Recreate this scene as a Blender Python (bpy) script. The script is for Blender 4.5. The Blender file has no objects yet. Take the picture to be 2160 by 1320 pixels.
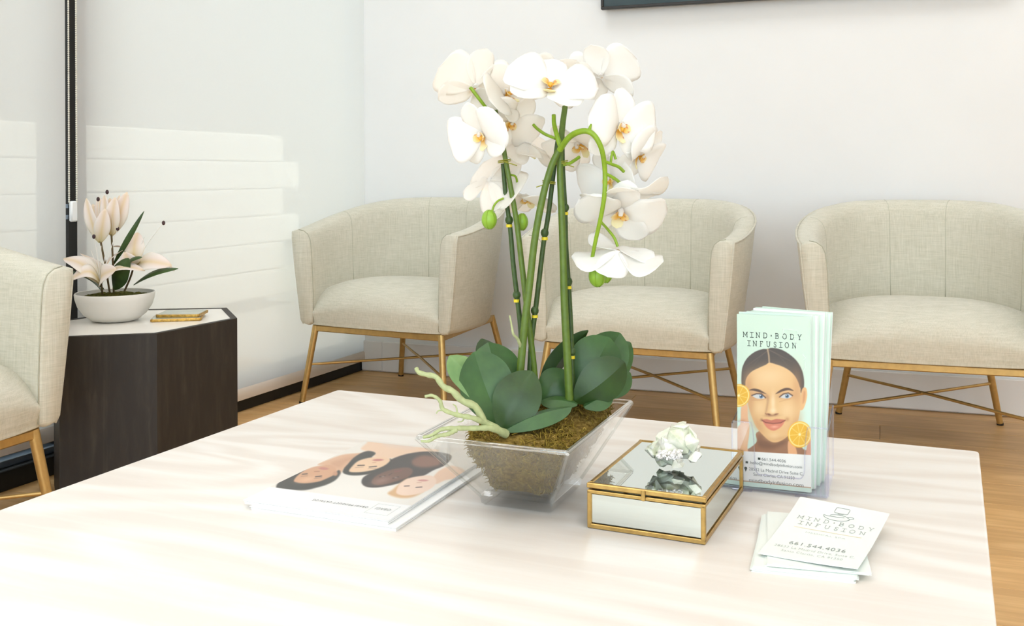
import bpy, math, random
import numpy as np
from mathutils import Vector, Matrix

# ------------------------------------------------------------------ camera
sc = bpy.context.scene
COL = sc.collection
HC = 0.85                       # lens height
FPX, CX, CY, ROLL = 2130.0, 1080.0, 367.0, 0.004
cam_d = bpy.data.cameras.new('camera')
cam_d.sensor_width = 36.0
cam_d.lens = 36.0 * FPX / 2160.0
cam_d.shift_y = -(660.0 - CY) / 2160.0
cam_d.clip_start = 0.02
cam = bpy.data.objects.new('camera', cam_d)
COL.objects.link(cam)
cam.matrix_world = Matrix(((1, ROLL, 0, 0), (0, 0, -1, 0), (-ROLL, 1, 0, HC), (0, 0, 0, 1)))
sc.camera = cam

# ------------------------------------------------------------------ world, sun, lamps, exposure
world = bpy.data.worlds.new('world')
sc.world = world
world.use_nodes = True
_bg = world.node_tree.nodes['Background']
_bg.inputs[0].default_value = (0.84, 0.91, 1.0, 1)
_bg.inputs[1].default_value = 4.8
sc.view_settings.view_transform = 'Standard'
sc.view_settings.look = 'None'
sc.view_settings.gamma = 1.0
sc.view_settings.use_curve_mapping = False
sc.view_settings.exposure = -0.06
sc.cycles.use_denoising = True
sc.cycles.max_bounces = 10
sc.cycles.diffuse_bounces = 5
sc.cycles.transparent_max_bounces = 24
sc.cycles.caustics_reflective = False
sc.cycles.caustics_refractive = False


def room(a, b, z=0.0):
    """point in the room: a along the chair wall from the corner, b out of that wall"""
    return Vector((-0.556 + 0.9387 * a - 0.3447 * b, 4.352 - 0.3447 * a - 0.9387 * b, z))


WALL_ANG = math.atan2(-0.3447, 0.9387)


def area(name, loc, size, power, color=(1, 1, 1), rot=(0, 0, WALL_ANG)):
    ld = bpy.data.lights.new(name, 'AREA')
    ld.shape = 'RECTANGLE'
    ld.size, ld.size_y = size
    ld.energy = power
    ld.color = color
    o = bpy.data.objects.new(name, ld)
    COL.objects.link(o)
    o.location = loc
    o.rotation_euler = rot
    return o


LAMP = 9.5
LAMP_COL = (0.95, 0.972, 1.0)
for i, (a, b, k) in enumerate(((0.9, 0.85, 0.80), (2.4, 0.85, 0.75), (3.9, 0.85, 0.75), (0.9, 3.4, 0.8), (2.4, 3.4, 0.8), (3.9, 3.4, 0.9), (1.6, 5.2, 1.4), (3.4, 5.2, 1.4), (0.45, 2.1, 0.6))):  # last entry is an added lamp that brightens the side table corner
    area('ceiling_and_added_lamp', room(a, b, 2.685), (0.6, 0.6), LAMP * k, LAMP_COL)
sd = bpy.data.lights.new('sun', 'SUN')
sd.energy = 12.0
sd.angle = 0.01
sd.color = (1.0, 0.95, 0.86)
sun = bpy.data.objects.new('sun', sd)
COL.objects.link(sun)
sun.rotation_euler = Vector((-0.50, 0.12, -1.0)).to_track_quat('-Z', 'Y').to_euler()

# ------------------------------------------------------------------ helpers
RNG = random.Random(7)


def lin(r, g, b):
    out = []
    for v in (r, g, b):
        v = v / 255.0
        out.append(v / 12.92 if v <= 0.04045 else ((v + 0.055) / 1.055) ** 2.4)
    return tuple(out)


def lin_np(a):
    a = np.clip(a, 0, 255) / 255.0
    return np.where(a <= 0.04045, a / 12.92, ((a + 0.055) / 1.055) ** 2.4)


def ray(x, y):
    a, b = (x - CX) / FPX, (CY - y) / FPX
    return Vector((a + b * ROLL, 1.0, b - a * ROLL))


def pz(x, y, z):
    r = ray(x, y)
    t = (z - HC) / r.z
    return Vector((r.x * t, t, z))


def pd(x, y, d):
    r = ray(x, y)
    return Vector((r.x * d, d, HC + r.z * d))


class MB:
    def __init__(self):
        self.v, self.f = [], []

    def add(self, verts, faces):
        o = len(self.v)
        self.v += [tuple(p) for p in verts]
        self.f += [tuple(i + o for i in f) for f in faces]
        return self

    def box(self, c, s, ax=None):
        c = Vector(c)
        ax = ax or (Vector((1, 0, 0)), Vector((0, 1, 0)), Vector((0, 0, 1)))
        pts = []
        for k in (-1, 1):
            for j in (-1, 1):
                for i in (-1, 1):
                    pts.append(c + ax[0] * (i * s[0] / 2) + ax[1] * (j * s[1] / 2) + ax[2] * (k * s[2] / 2))
        return self.add(pts, [(0, 2, 3, 1), (4, 5, 7, 6), (0, 1, 5, 4), (2, 6, 7, 3), (0, 4, 6, 2), (1, 3, 7, 5)])

    def bbox(self, c, s, bev, ax=None):
        """box with chamfered edges"""
        c = Vector(c)
        ax = ax or (Vector((1, 0, 0)), Vector((0, 1, 0)), Vector((0, 0, 1)))
        h = [max(v / 2, bev * 1.01) for v in s]
        pts, idx = [], {}
        for sx in (-1, 1):
            for sy in (-1, 1):
                for sz in (-1, 1):
                    for k in range(3):
                        q = [h[0] - bev, h[1] - bev, h[2] - bev]
                        q[k] = h[k]
                        idx[(sx, sy, sz, k)] = len(pts)
                        pts.append(c + ax[0] * (sx * q[0]) + ax[1] * (sy * q[1]) + ax[2] * (sz * q[2]))
        fs = []
        S = (-1, 1)
        for s_ in S:
            fs.append([idx[(s_, a, b, 0)] for a, b in ((-1, -1), (1, -1), (1, 1), (-1, 1))][::s_])
            fs.append([idx[(a, s_, b, 1)] for a, b in ((-1, -1), (-1, 1), (1, 1), (1, -1))][::s_])
            fs.append([idx[(a, b, s_, 2)] for a, b in ((-1, -1), (1, -1), (1, 1), (-1, 1))][::s_])
        for a in S:
            for b in S:
                fs.append([idx[(-1, a, b, 1)], idx[(1, a, b, 1)], idx[(1, a, b, 2)], idx[(-1, a, b, 2)]][::-a * b])
                fs.append([idx[(a, -1, b, 0)], idx[(a, 1, b, 0)], idx[(a, 1, b, 2)], idx[(a, -1, b, 2)]][::a * b])
                fs.append([idx[(a, b, -1, 0)], idx[(a, b, 1, 0)], idx[(a, b, 1, 1)], idx[(a, b, -1, 1)]][::-a * b])
                for d in S:
                    fs.append([idx[(a, b, d, k)] for k in range(3)][::a * b * d])
        return self.add(pts, fs)

    def tube(self, path, rad, n=8, caps=True, up=None):
        path = [Vector(p) for p in path]
        m = len(path)
        if not hasattr(rad, '__len__'):
            rad = [rad] * m
        t0 = (path[1] - path[0]).normalized()
        ref = up or (Vector((0, 0, 1)) if abs(t0.z) < 0.9 else Vector((1, 0, 0)))
        nrm = (ref - t0 * ref.dot(t0)).normalized()
        vs, fs = [], []
        for i, p in enumerate(path):
            t = (path[min(i + 1, m - 1)] - path[max(i - 1, 0)])
            t = t.normalized() if t.length > 1e-9 else t0
            nrm = (nrm - t * nrm.dot(t))
            nrm = nrm.normalized() if nrm.length > 1e-9 else t.orthogonal().normalized()
            b = t.cross(nrm)
            for k in range(n):
                a = 2 * math.pi * (k + 0.5) / n
                vs.append(p + (nrm * math.cos(a) + b * math.sin(a)) * rad[i])
        for i in range(m - 1):
            for k in range(n):
                k2 = (k + 1) % n
                fs.append((i * n + k, i * n + k2, (i + 1) * n + k2, (i + 1) * n + k))
        if caps:
            fs.append(tuple(range(n))[::-1])
            fs.append(tuple((m - 1) * n + k for k in range(n)))
        return self.add(vs, fs)

    def grid(self, fn, nu, nv, close_u=False):
        vs, fs = [], []
        for j in range(nv + 1):
            for i in range(nu + 1):
                vs.append(fn(i / nu, j / nv))
        w = nu + 1
        for j in range(nv):
            for i in range(nu):
                fs.append((j * w + i, j * w + i + 1, (j + 1) * w + i + 1, (j + 1) * w + i))
        return self.add(vs, fs)

    def prism(self, poly, z0, z1):
        n = len(poly)
        vs = [(p[0], p[1], z0) for p in poly] + [(p[0], p[1], z1) for p in poly]
        fs = [tuple(range(n))[::-1], tuple(range(n, 2 * n))]
        fs += [(i, (i + 1) % n, (i + 1) % n + n, i + n) for i in range(n)]
        return self.add(vs, fs)

    def lathe(self, prof, n=32, c=(0, 0, 0)):
        vs, fs = [], []
        for r, z in prof:
            for k in range(n):
                a = 2 * math.pi * k / n
                vs.append((c[0] + r * math.cos(a), c[1] + r * math.sin(a), c[2] + z))
        for i in range(len(prof) - 1):
            for k in range(n):
                k2 = (k + 1) % n
                fs.append((i * n + k, i * n + k2, (i + 1) * n + k2, (i + 1) * n + k))
        return self.add(vs, fs)

    def ball(self, c, r, nu=8, nv=6, ax=None):
        c = Vector(c)
        r = r if hasattr(r, '__len__') else (r, r, r)
        ax = ax or (Vector((1, 0, 0)), Vector((0, 1, 0)), Vector((0, 0, 1)))
        vs, fs = [], []
        for j in range(nv + 1):
            th = math.pi * j / nv
            for i in range(nu):
                a = 2 * math.pi * i / nu
                vs.append(c + ax[0] * (r[0] * math.sin(th) * math.cos(a)) + ax[1] * (r[1] * math.sin(th) * math.sin(a)) + ax[2] * (r[2] * math.cos(th)))
        for j in range(nv):
            for i in range(nu):
                i2 = (i + 1) % nu
                fs.append((j * nu + i, (j + 1) * nu + i, (j + 1) * nu + i2, j * nu + i2))
        return self.add(vs, fs)


ORG = {}


def mesh_of(mb, name, mat, smooth=None, org=(0, 0, 0)):
    me = bpy.data.meshes.new(name)
    o = Vector(org)
    me.from_pydata([tuple(Vector(p) - o) for p in mb.v], [], mb.f)
    me.validate()
    me.update()
    if mat:
        me.materials.append(mat)
    if smooth is not None:
        me.polygons.foreach_set('use_smooth', [True] * len(me.polygons))
        if smooth < 180:
            me.set_sharp_from_angle(angle=math.radians(smooth))
    return me


def link(name, data, parent=None):
    o = bpy.data.objects.new(name, data)
    COL.objects.link(o)
    if parent is not None:
        o.parent = parent
        ORG[o] = ORG.get(parent, Vector((0, 0, 0)))
    return o


def part(name, mb, mat, parent, smooth=None, label=None):
    """mesh given in world coordinates (or the thing's own when its origin is not set) as a child"""
    o = link(name, mesh_of(mb, name, mat, smooth, ORG.get(parent, (0, 0, 0))), parent)
    if label:
        o['label'] = label
    return o


def tag(o, label, cat, group=None):
    o['label'] = label
    o['category'] = cat
    if group:
        o['group'] = group
    return o


def thing(name, label, cat, loc=(0, 0, 0), rz=0.0, group=None, local=False):
    o = bpy.data.objects.new(name, None)
    COL.objects.link(o)
    o.empty_display_size = 0.05
    o.location = loc
    o.rotation_euler = (0, 0, rz)
    ORG[o] = Vector((0, 0, 0)) if local else Vector(loc)
    return tag(o, label, cat, group)


def single(name, mb, mat, label, cat, loc, smooth=None, group=None):
    o = link(name, mesh_of(mb, name, mat, smooth, loc))
    o.location = loc
    ORG[o] = Vector(loc)
    return tag(o, label, cat, group)


def struct(name, mb, mat, label=None, smooth=None):
    o = link(name, mesh_of(mb, name, mat, smooth))
    o['kind'] = 'structure'
    if label:
        o['label'] = label
    return o


def catmull(pts, n):
    pts = [Vector(p) for p in pts]
    P = [pts[0] * 2 - pts[1]] + pts + [pts[-1] * 2 - pts[-2]]
    out = []
    m = len(pts) - 1
    for k in range(n + 1):
        t = k / n * m
        i = min(int(t), m - 1)
        f = t - i
        a, b, c, d = P[i], P[i + 1], P[i + 2], P[i + 3]
        out.append(0.5 * ((2 * b) + (c - a) * f + (2 * a - 5 * b + 4 * c - d) * f * f + (3 * b - a - 3 * c + d) * f ** 3))
    return out


def sstep(a, b, x):
    t = min(1.0, max(0.0, (x - a) / (b - a)))
    return t * t * (3 - 2 * t)


# ------------------------------------------------------------------ materials
def new_mat(name):
    m = bpy.data.materials.new(name)
    m.use_nodes = True
    nt = m.node_tree
    return m, nt, nt.nodes['Principled BSDF']


def mix_rgb(nt, fac, a, b):
    n = nt.nodes.new('ShaderNodeMix')
    n.data_type = 'RGBA'
    for s, v in ((0, fac), (6, a), (7, b)):
        if isinstance(v, (int, float)):
            n.inputs[s].default_value = v
        elif isinstance(v, tuple):
            n.inputs[s].default_value = (*v, 1) if len(v) == 3 else v
        else:
            nt.links.new(v, n.inputs[s])
    return n.outputs[2]


def tex_noise(nt, scale, detail=3, rough=0.55, dist=0.0, vscale=(1, 1, 1), rot=(0, 0, 0), coord='Object'):
    tc = nt.nodes.new('ShaderNodeTexCoord')
    mp = nt.nodes.new('ShaderNodeMapping')
    mp.inputs['Scale'].default_value = vscale
    mp.inputs['Rotation'].default_value = rot
    nt.links.new(tc.outputs[coord], mp.inputs[0])
    n = nt.nodes.new('ShaderNodeTexNoise')
    n.inputs['Scale'].default_value = scale
    n.inputs['Detail'].default_value = detail
    n.inputs['Roughness'].default_value = rough
    n.inputs['Distortion'].default_value = dist
    nt.links.new(mp.outputs[0], n.inputs['Vector'])
    return n


def ramp(nt, src, stops):
    r = nt.nodes.new('ShaderNodeValToRGB')
    els = r.color_ramp.elements
    while len(els) < len(stops):
        els.new(0.5)
    for e, (p, c) in zip(els, stops):
        e.position = p
        e.color = (*c, 1) if len(c) == 3 else c
    nt.links.new(src, r.inputs[0])
    return r.outputs[0]


def bump(nt, bs, src, strength, dist=0.002):
    b = nt.nodes.new('ShaderNodeBump')
    b.inputs['Strength'].default_value = strength
    b.inputs['Distance'].default_value = dist
    nt.links.new(src, b.inputs['Height'])
    nt.links.new(b.outputs[0], bs.inputs['Normal'])


def plain(name, col, rough=0.5, metal=0.0, var=0.06, scale=40.0, spec=0.5):
    m, nt, bs = new_mat(name)
    n = tex_noise(nt, scale)
    lo = tuple(max(0, c * (1 - var)) for c in col)
    hi = tuple(min(1, c * (1 + var)) for c in col)
    nt.links.new(ramp(nt, n.outputs[0], [(0.3, lo), (0.7, hi)]), bs.inputs['Base Color'])
    bs.inputs['Roughness'].default_value = rough
    bs.inputs['Metallic'].default_value = metal
    bs.inputs['Specular IOR Level'].default_value = spec
    return m


def translucent(name, col, frac=0.4, through=0.0, var=0.03, scale=30.0, rough=0.6, tcol=None):
    m, nt, bs = new_mat(name)
    n = tex_noise(nt, scale)
    lo = tuple(c * (1 - var) for c in col)
    hi = tuple(min(1, c * (1 + var)) for c in col)
    c = ramp(nt, n.outputs[0], [(0.3, lo), (0.7, hi)])
    nt.links.new(c, bs.inputs['Base Color'])
    bs.inputs['Roughness'].default_value = rough
    bs.inputs['Specular IOR Level'].default_value = 0.2
    tr = nt.nodes.new('ShaderNodeBsdfTranslucent')
    if tcol:
        tr.inputs[0].default_value = (*tcol, 1)
    else:
        nt.links.new(c, tr.inputs[0])
    mx = nt.nodes.new('ShaderNodeMixShader')
    mx.inputs[0].default_value = frac
    nt.links.new(bs.outputs[0], mx.inputs[1])
    nt.links.new(tr.outputs[0], mx.inputs[2])
    last = mx
    if through > 0:
        tp = nt.nodes.new('ShaderNodeBsdfTransparent')
        m2 = nt.nodes.new('ShaderNodeMixShader')
        m2.inputs[0].default_value = through
        nt.links.new(mx.outputs[0], m2.inputs[1])
        nt.links.new(tp.outputs[0], m2.inputs[2])
        last = m2
    nt.links.new(last.outputs[0], nt.nodes['Material Output'].inputs[0])
    return m


def clear(name, tint=(0.97, 0.98, 0.98), base=0.04, edge=0.75, power=4.0, rough=0.02, gloss=(1, 1, 1)):
    m, nt, bs = new_mat(name)
    nt.nodes.remove(bs)
    tp = nt.nodes.new('ShaderNodeBsdfTransparent')
    tp.inputs[0].default_value = (*tint, 1)
    gl = nt.nodes.new('ShaderNodeBsdfGlossy')
    gl.inputs['Roughness'].default_value = rough
    gl.inputs[0].default_value = (*gloss, 1)
    lw = nt.nodes.new('ShaderNodeLayerWeight')
    lw.inputs[0].default_value = 0.5
    pw = nt.nodes.new('ShaderNodeMath')
    pw.operation = 'POWER'
    pw.inputs[1].default_value = power
    ml = nt.nodes.new('ShaderNodeMath')
    ml.operation = 'MULTIPLY_ADD'
    ml.inputs[1].default_value = edge
    ml.inputs[2].default_value = base
    mx = nt.nodes.new('ShaderNodeMixShader')
    nt.links.new(lw.outputs['Facing'], pw.inputs[0])
    nt.links.new(pw.outputs[0], ml.inputs[0])
    nt.links.new(ml.outputs[0], mx.inputs[0])
    nt.links.new(tp.outputs[0], mx.inputs[1])
    nt.links.new(gl.outputs[0], mx.inputs[2])
    nt.links.new(mx.outputs[0], nt.nodes['Material Output'].inputs[0])
    return m


def attr_mat(name, rough=0.4, frac=0.0, spec=0.5):
    m, nt, bs = new_mat(name)
    at = nt.nodes.new('ShaderNodeAttribute')
    at.attribute_name = 'Col'
    nt.links.new(at.outputs[0], bs.inputs['Base Color'])
    bs.inputs['Roughness'].default_value = rough
    bs.inputs['Specular IOR Level'].default_value = spec
    if frac:
        tr = nt.nodes.new('ShaderNodeBsdfTranslucent')
        nt.links.new(at.outputs[0], tr.inputs[0])
        mx = nt.nodes.new('ShaderNodeMixShader')
        mx.inputs[0].default_value = frac
        nt.links.new(bs.outputs[0], mx.inputs[1])
        nt.links.new(tr.outputs[0], mx.inputs[2])
        nt.links.new(mx.outputs[0], nt.nodes['Material Output'].inputs[0])
    return m


def wood(name, lo, mid, hi, vs, rough=0.45, ring=0.0, bump_s=0.05, per_obj=0.0, ringscale=3.0, coord='Object'):
    """grain stretched along local x"""
    m, nt, bs = new_mat(name)
    fine = tex_noise(nt, 6.0, 6, 0.6, 0.4, vs, coord=coord)
    broad = tex_noise(nt, ringscale, 2, 0.5, 0.6, (vs[0] * 1.4, vs[1] * 0.35, vs[2] * 0.35), coord=coord)
    src = fine.outputs[0]
    if ring:
        sn = nt.nodes.new('ShaderNodeMath')
        sn.operation = 'MULTIPLY'
        sn.inputs[1].default_value = ring
        nt.links.new(broad.outputs[0], sn.inputs[0])
        s2 = nt.nodes.new('ShaderNodeMath')
        s2.operation = 'SINE'
        nt.links.new(sn.outputs[0], s2.inputs[0])
        s3 = nt.nodes.new('ShaderNodeMath')
        s3.operation = 'MULTIPLY_ADD'
        s3.inputs[1].default_value = 0.17
        nt.links.new(s2.outputs[0], s3.inputs[0])
        nt.links.new(fine.outputs[0], s3.inputs[2])
        src = s3.outputs[0]
    col = ramp(nt, src, [(0.3, lo), (0.5, mid), (0.7, hi)])
    if per_obj:
        oi = nt.nodes.new('ShaderNodeObjectInfo')
        hs = nt.nodes.new('ShaderNodeHueSaturation')
        mr = nt.nodes.new('ShaderNodeMapRange')
        mr.inputs[3].default_value = 1 - per_obj
        mr.inputs[4].default_value = 1 + per_obj
        nt.links.new(oi.outputs['Random'], mr.inputs[0])
        nt.links.new(mr.outputs[0], hs.inputs['Value'])
        nt.links.new(col, hs.inputs['Color'])
        col = hs.outputs[0]
    nt.links.new(col, bs.inputs['Base Color'])
    bs.inputs['Roughness'].default_value = rough
    if bump_s:
        bump(nt, bs, src, bump_s)
    return m


def linen(name):
    m, nt, bs = new_mat(name)
    h = tex_noise(nt, 1.0, 4, 0.65, 0.3, (22, 22, 420))
    v = tex_noise(nt, 1.0, 4, 0.65, 0.3, (380, 380, 14))
    big = tex_noise(nt, 7.0, 2)
    add = nt.nodes.new('ShaderNodeMath')
    add.operation = 'ADD'
    nt.links.new(h.outputs[0], add.inputs[0])
    nt.links.new(v.outputs[0], add.inputs[1])
    ad2 = nt.nodes.new('ShaderNodeMath')
    ad2.operation = 'MULTIPLY_ADD'
    ad2.inputs[1].default_value = 0.25
    nt.links.new(big.outputs[0], ad2.inputs[0])
    nt.links.new(add.outputs[0], ad2.inputs[2])
    mul = nt.nodes.new('ShaderNodeMath')
    mul.operation = 'MULTIPLY'
    mul.inputs[1].default_value = 0.445
    nt.links.new(ad2.outputs[0], mul.inputs[0])
    c = ramp(nt, mul.outputs[0], [(0.32, lin(188, 186, 167)), (0.48, lin(206, 203, 186)), (0.62, lin(219, 215, 200))])
    nt.links.new(c, bs.inputs['Base Color'])
    bs.inputs['Roughness'].default_value = 0.92
    bs.inputs['Specular IOR Level'].default_value = 0.15
    bs.inputs['Sheen Weight'].default_value = 0.2
    bump(nt, bs, mul.outputs[0], 0.5, 0.0012)
    return m


M = {}
M['wall'] = plain('wall_paint', lin(234, 235, 234), 0.75, var=0.012, scale=3)
M['ceiling'] = plain('ceiling_paint', lin(244, 244, 243), 0.8, var=0.01, scale=3)
M['trim'] = plain('trim_paint', lin(233, 231, 228), 0.5, var=0.01, scale=5)
M['plank'] = wood('floor_plank', lin(200, 156, 100), lin(215, 172, 114), lin(226, 187, 132), (0.55, 9, 9), 0.42, ring=9, bump_s=0.03, per_obj=0.08)
M['tabletop'] = wood('whitewashed_wood', lin(229, 221, 212), lin(235, 229, 221), lin(240, 236, 230), (0.35, 4.6, 4.6), 0.4, ring=60, bump_s=0.02, ringscale=2.2)
M['linen'] = linen('linen_fabric')
M['seam'] = plain('seam_thread', lin(186, 185, 166), 0.9)
M['brass'] = plain('brushed_brass', lin(198, 165, 104), 0.38, 0.7, var=0.08, scale=60)
M['brass_box'] = plain('aged_brass', lin(190, 156, 92), 0.33, 0.85, var=0.16, scale=90)
M['rubber'] = plain('black_rubber', lin(30, 26, 22), 0.7)
M['black'] = plain('black_metal', lin(34, 32, 29), 0.45, var=0.1)
M['curb'] = plain('black_curb', lin(20, 18, 15), 0.6, var=0.15)
M['silver'] = plain('anodised_aluminium', lin(150, 165, 180), 0.3, 0.8)
M['darkwood'] = wood('dark_stained_wood', lin(36, 30, 24), lin(44, 38, 31), lin(57, 50, 42), (9, 9, 1.6), 0.58, ring=8, bump_s=0.08)
M['marble'] = plain('white_marble', lin(240, 236, 228), 0.25, var=0.03, scale=9)
M['ceramic'] = plain('matte_ceramic', lin(226, 223, 216), 0.5, var=0.015)
M['petal'] = translucent('orchid_petal', lin(254, 253, 250), 0.45, var=0.012)
M['petal_blush'] = translucent('blush_orchid_petal', lin(254, 251, 246), 0.55, var=0.015)
M['lily'] = attr_mat('lily_petal', 0.5, 0.3, 0.2)
M['lip'] = attr_mat('orchid_lip', 0.45, 0.25, 0.3)
M['stem'] = plain('green_stem', lin(86, 110, 34), 0.45, var=0.14, scale=120)
M['stem_hi'] = plain('young_green_stem', lin(128, 160, 30), 0.45, var=0.12, scale=120)
M['stake'] = plain('bamboo_stake', lin(56, 80, 32), 0.5, var=0.25, scale=150)
M['ring'] = plain('yellow_ring', lin(226, 204, 40), 0.5)
M['wire'] = plain('olive_wire', lin(140, 140, 30), 0.5)
M['bud'] = plain('green_bud', lin(136, 176, 52), 0.4, var=0.12, scale=80)
M['root'] = plain('pale_root', lin(170, 178, 128), 0.6, var=0.14, scale=130)
M['paper'] = plain('white_paper', lin(244, 244, 242), 0.4, var=0.008)
M['mint'] = plain('mint_paper', lin(212, 232, 216), 0.35, var=0.01)
M['mint2'] = plain('pale_mint_paper', lin(224, 236, 226), 0.35, var=0.01)
M['card'] = plain('mint_card', lin(234, 240, 234), 0.4, var=0.006)
M['print'] = attr_mat('printed_paper', 0.32)
M['ink'] = plain('dark_ink', lin(48, 60, 52), 0.6)
M['ink_grey'] = plain('grey_ink', lin(104, 108, 104), 0.6)
M['ink_pale'] = plain('pale_grey_ink', lin(158, 164, 158), 0.6)
M['card_ink'] = plain('card_ink', lin(138, 144, 140), 0.6)
M['card_ink_pale'] = plain('pale_card_ink', lin(178, 184, 178), 0.6)
M['ink_faint'] = plain('faint_ink', lin(196, 202, 196), 0.6)
M['gold_ink'] = plain('gold_ink', lin(240, 222, 182), 0.5)
M['bronze_ink'] = plain('bronze_ink', lin(176, 130, 96), 0.4)
M['white_ink'] = plain('pale_mint_ink', lin(224, 236, 223), 0.5)
M['mirror'] = plain('mirror', lin(222, 230, 226), 0.02, 1.0, var=0.0)
M['glass'] = clear('clear_glass', (0.985, 0.99, 0.985), 0.05, 0.55, 3.0)
M['glass_thick'] = clear('thick_clear_glass', (0.93, 0.94, 0.935), 0.06, 0.7, 2.4)
M['glass_edge'] = clear('glass_edge', (0.965, 0.97, 0.97), 0.12, 0.55, 1.8, 0.06)
M['acrylic'] = clear('clear_acrylic', (0.99, 0.99, 0.995), 0.03, 0.28, 3.0)
M['acrylic_edge'] = clear('acrylic_edge', (0.92, 0.925, 0.97), 0.12, 0.4, 2.0, 0.05, (0.9, 0.9, 1))
M['pane'] = clear('window_pane', (0.93, 0.97, 0.98), 0.03, 0.4, 4.0)
M['blind'] = translucent('blind_fabric', lin(238, 238, 236), 0.50, 0.20, var=0.008, scale=200, rough=0.9, tcol=(0.80, 0.81, 0.80))
M['hem'] = plain('hem_fabric', lin(224, 214, 202), 0.8, var=0.01)
M['bead'] = plain('pale_bead', lin(226, 222, 208), 0.35)
M['white_plastic'] = plain('white_plastic', lin(236, 238, 238), 0.3, var=0.01)
M['screen'] = plain('television_screen', lin(42, 62, 66), 0.18, var=0.25, scale=3)
M['block'] = plain('pale_block', lin(226, 218, 202), 0.9, var=0.05, scale=12)
M['stucco'] = plain('grey_stucco', lin(128, 126, 120), 0.9, var=0.08, scale=12)
M['facade'] = plain('grey_facade', lin(96, 96, 94), 0.9, var=0.1, scale=2)
M['ground'] = plain('concrete', lin(176, 172, 164), 0.9, var=0.06, scale=4)
M['gilt'] = plain('gilded_edge', lin(190, 150, 74), 0.32, 0.8, var=0.35, scale=160)
M['agate'] = plain('grey_agate', lin(176, 184, 172), 0.2, var=0.06, scale=30)


def moss_mat(name, cols, scale):
    m, nt, bs = new_mat(name)
    n = tex_noise(nt, scale, 5, 0.7)
    nt.links.new(ramp(nt, n.outputs[0], [(0.3, cols[0]), (0.5, cols[1]), (0.72, cols[2])]), bs.inputs['Base Color'])
    bs.inputs['Roughness'].default_value = 0.95
    bs.inputs['Specular IOR Level'].default_value = 0.1
    return m


M['moss'] = moss_mat('dry_moss', (lin(70, 54, 22), lin(118, 96, 46), lin(166, 142, 78)), 160)
M['moss_strand'] = moss_mat('moss_strands', (lin(86, 72, 26), lin(138, 116, 48), lin(186, 160, 84)), 140)
M['moss_green'] = moss_mat('green_moss', (lin(52, 56, 20), lin(84, 84, 34), lin(120, 112, 54)), 160)


def leaf_mat(name, lo, hi, edge=None, rough=0.42):
    m, nt, bs = new_mat(name)
    n = tex_noise(nt, 26, 3)
    nt.links.new(ramp(nt, n.outputs[0], [(0.3, lo), (0.7, hi)]), bs.inputs['Base Color'])
    bs.inputs['Roughness'].default_value = rough
    n2 = tex_noise(nt, 240, 2)
    bump(nt, bs, n2.outputs[0], 0.12, 0.001)
    return m


M['leaf'] = leaf_mat('orchid_leaf', lin(44, 78, 36), lin(66, 102, 50))
M['leaf_dark'] = leaf_mat('dark_orchid_leaf', lin(32, 56, 18), lin(50, 80, 28))
M['leaf_pale'] = leaf_mat('pale_orchid_leaf', lin(92, 128, 72), lin(126, 156, 96))
M['leaf_lily'] = leaf_mat('lily_leaf', lin(38, 62, 26), lin(66, 94, 44))
M['crystal'] = None
_m, _nt, _bs = new_mat('pale_green_crystal')
_n = tex_noise(_nt, 60, 5, 0.6)
_nt.links.new(ramp(_nt, _n.outputs[0], [(0.35, lin(202, 208, 180)), (0.5, lin(222, 224, 203)), (0.66, lin(240, 238, 226))]), _bs.inputs['Base Color'])
_bs.inputs['Roughness'].default_value = 0.22
_bs.inputs['Subsurface Weight'].default_value = 0.35
_bs.inputs['Subsurface Radius'].default_value = (0.02, 0.024, 0.02)
_bs.inputs['Subsurface Scale'].default_value = 0.3
bump(_nt, _bs, _n.outputs[0], 0.4, 0.002)
M['crystal'] = _m
M['crust'] = plain('white_crust', lin(243, 238, 232), 0.9, var=0.04, scale=200)

# ------------------------------------------------------------------ structure: floor, ceiling, walls
UW = Vector((0.9387, -0.3447, 0))     # along chair wall
VW = Vector((0.3447, 0.9387, 0))      # out through chair wall
ZA = Vector((0, 0, 1))
floor = struct('floor', MB().prism([room(-1.2, -0.15), room(-1.2, 6.6), room(5.4, 6.6), room(5.4, -0.15)], -0.12, -0.012), M['ground'], 'wood plank floor')
PW, PL = 0.19, 1.35
row = 0
b = -0.1
while b < 6.4:
    w = PW
    a = -1.1 - (row * 0.47) % PL
    while a < 5.3:
        a0, a1 = max(a, -1.1), min(a + PL, 5.3)
        if a1 - a0 > 0.02:
            me = mesh_of(MB().bbox((0, 0, -0.006), (a1 - a0 - 0.0014, w - 0.0014, 0.012), 0.0008), 'plank', M['plank'])
            o = link('plank', me, floor)
            o.location = room((a0 + a1) / 2, b + w / 2)
            o.rotation_euler = (0, 0, WALL_ANG)
        a += PL
    b += w
    row += 1
struct('ceiling', MB().prism([room(-0.6, -0.2), room(-0.6, 6.6), room(5.4, 6.6), room(5.4, -0.2)], 2.70, 2.80), M['ceiling'], 'flat white ceiling')
wall_back = struct('wall_back', MB().prism([room(-0.14, 0), room(5.4, 0), room(5.4, -0.15), room(-0.14, -0.15)], 0, 2.7), M['wall'], 'white painted wall behind the armchairs')
struct('wall_right', MB().prism([room(5.2, -0.15), room(5.2, 6.6), room(5.35, 6.6), room(5.35, -0.15)], 0, 2.7), M['wall'], 'white painted side wall')
rw = MB()
for a0_, a1_, z0_, z1_ in ((-1.2, 5.2, 0, 0.04), (-1.2, 5.2, 2.5, 2.7), (-1.2, 0.1, 0.04, 2.5), (4.9, 5.2, 0.04, 2.5)):
    rw.prism([room(a0_, 6.35), room(a1_, 6.35), room(a1_, 6.5), room(a0_, 6.5)], z0_, z1_)
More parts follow.
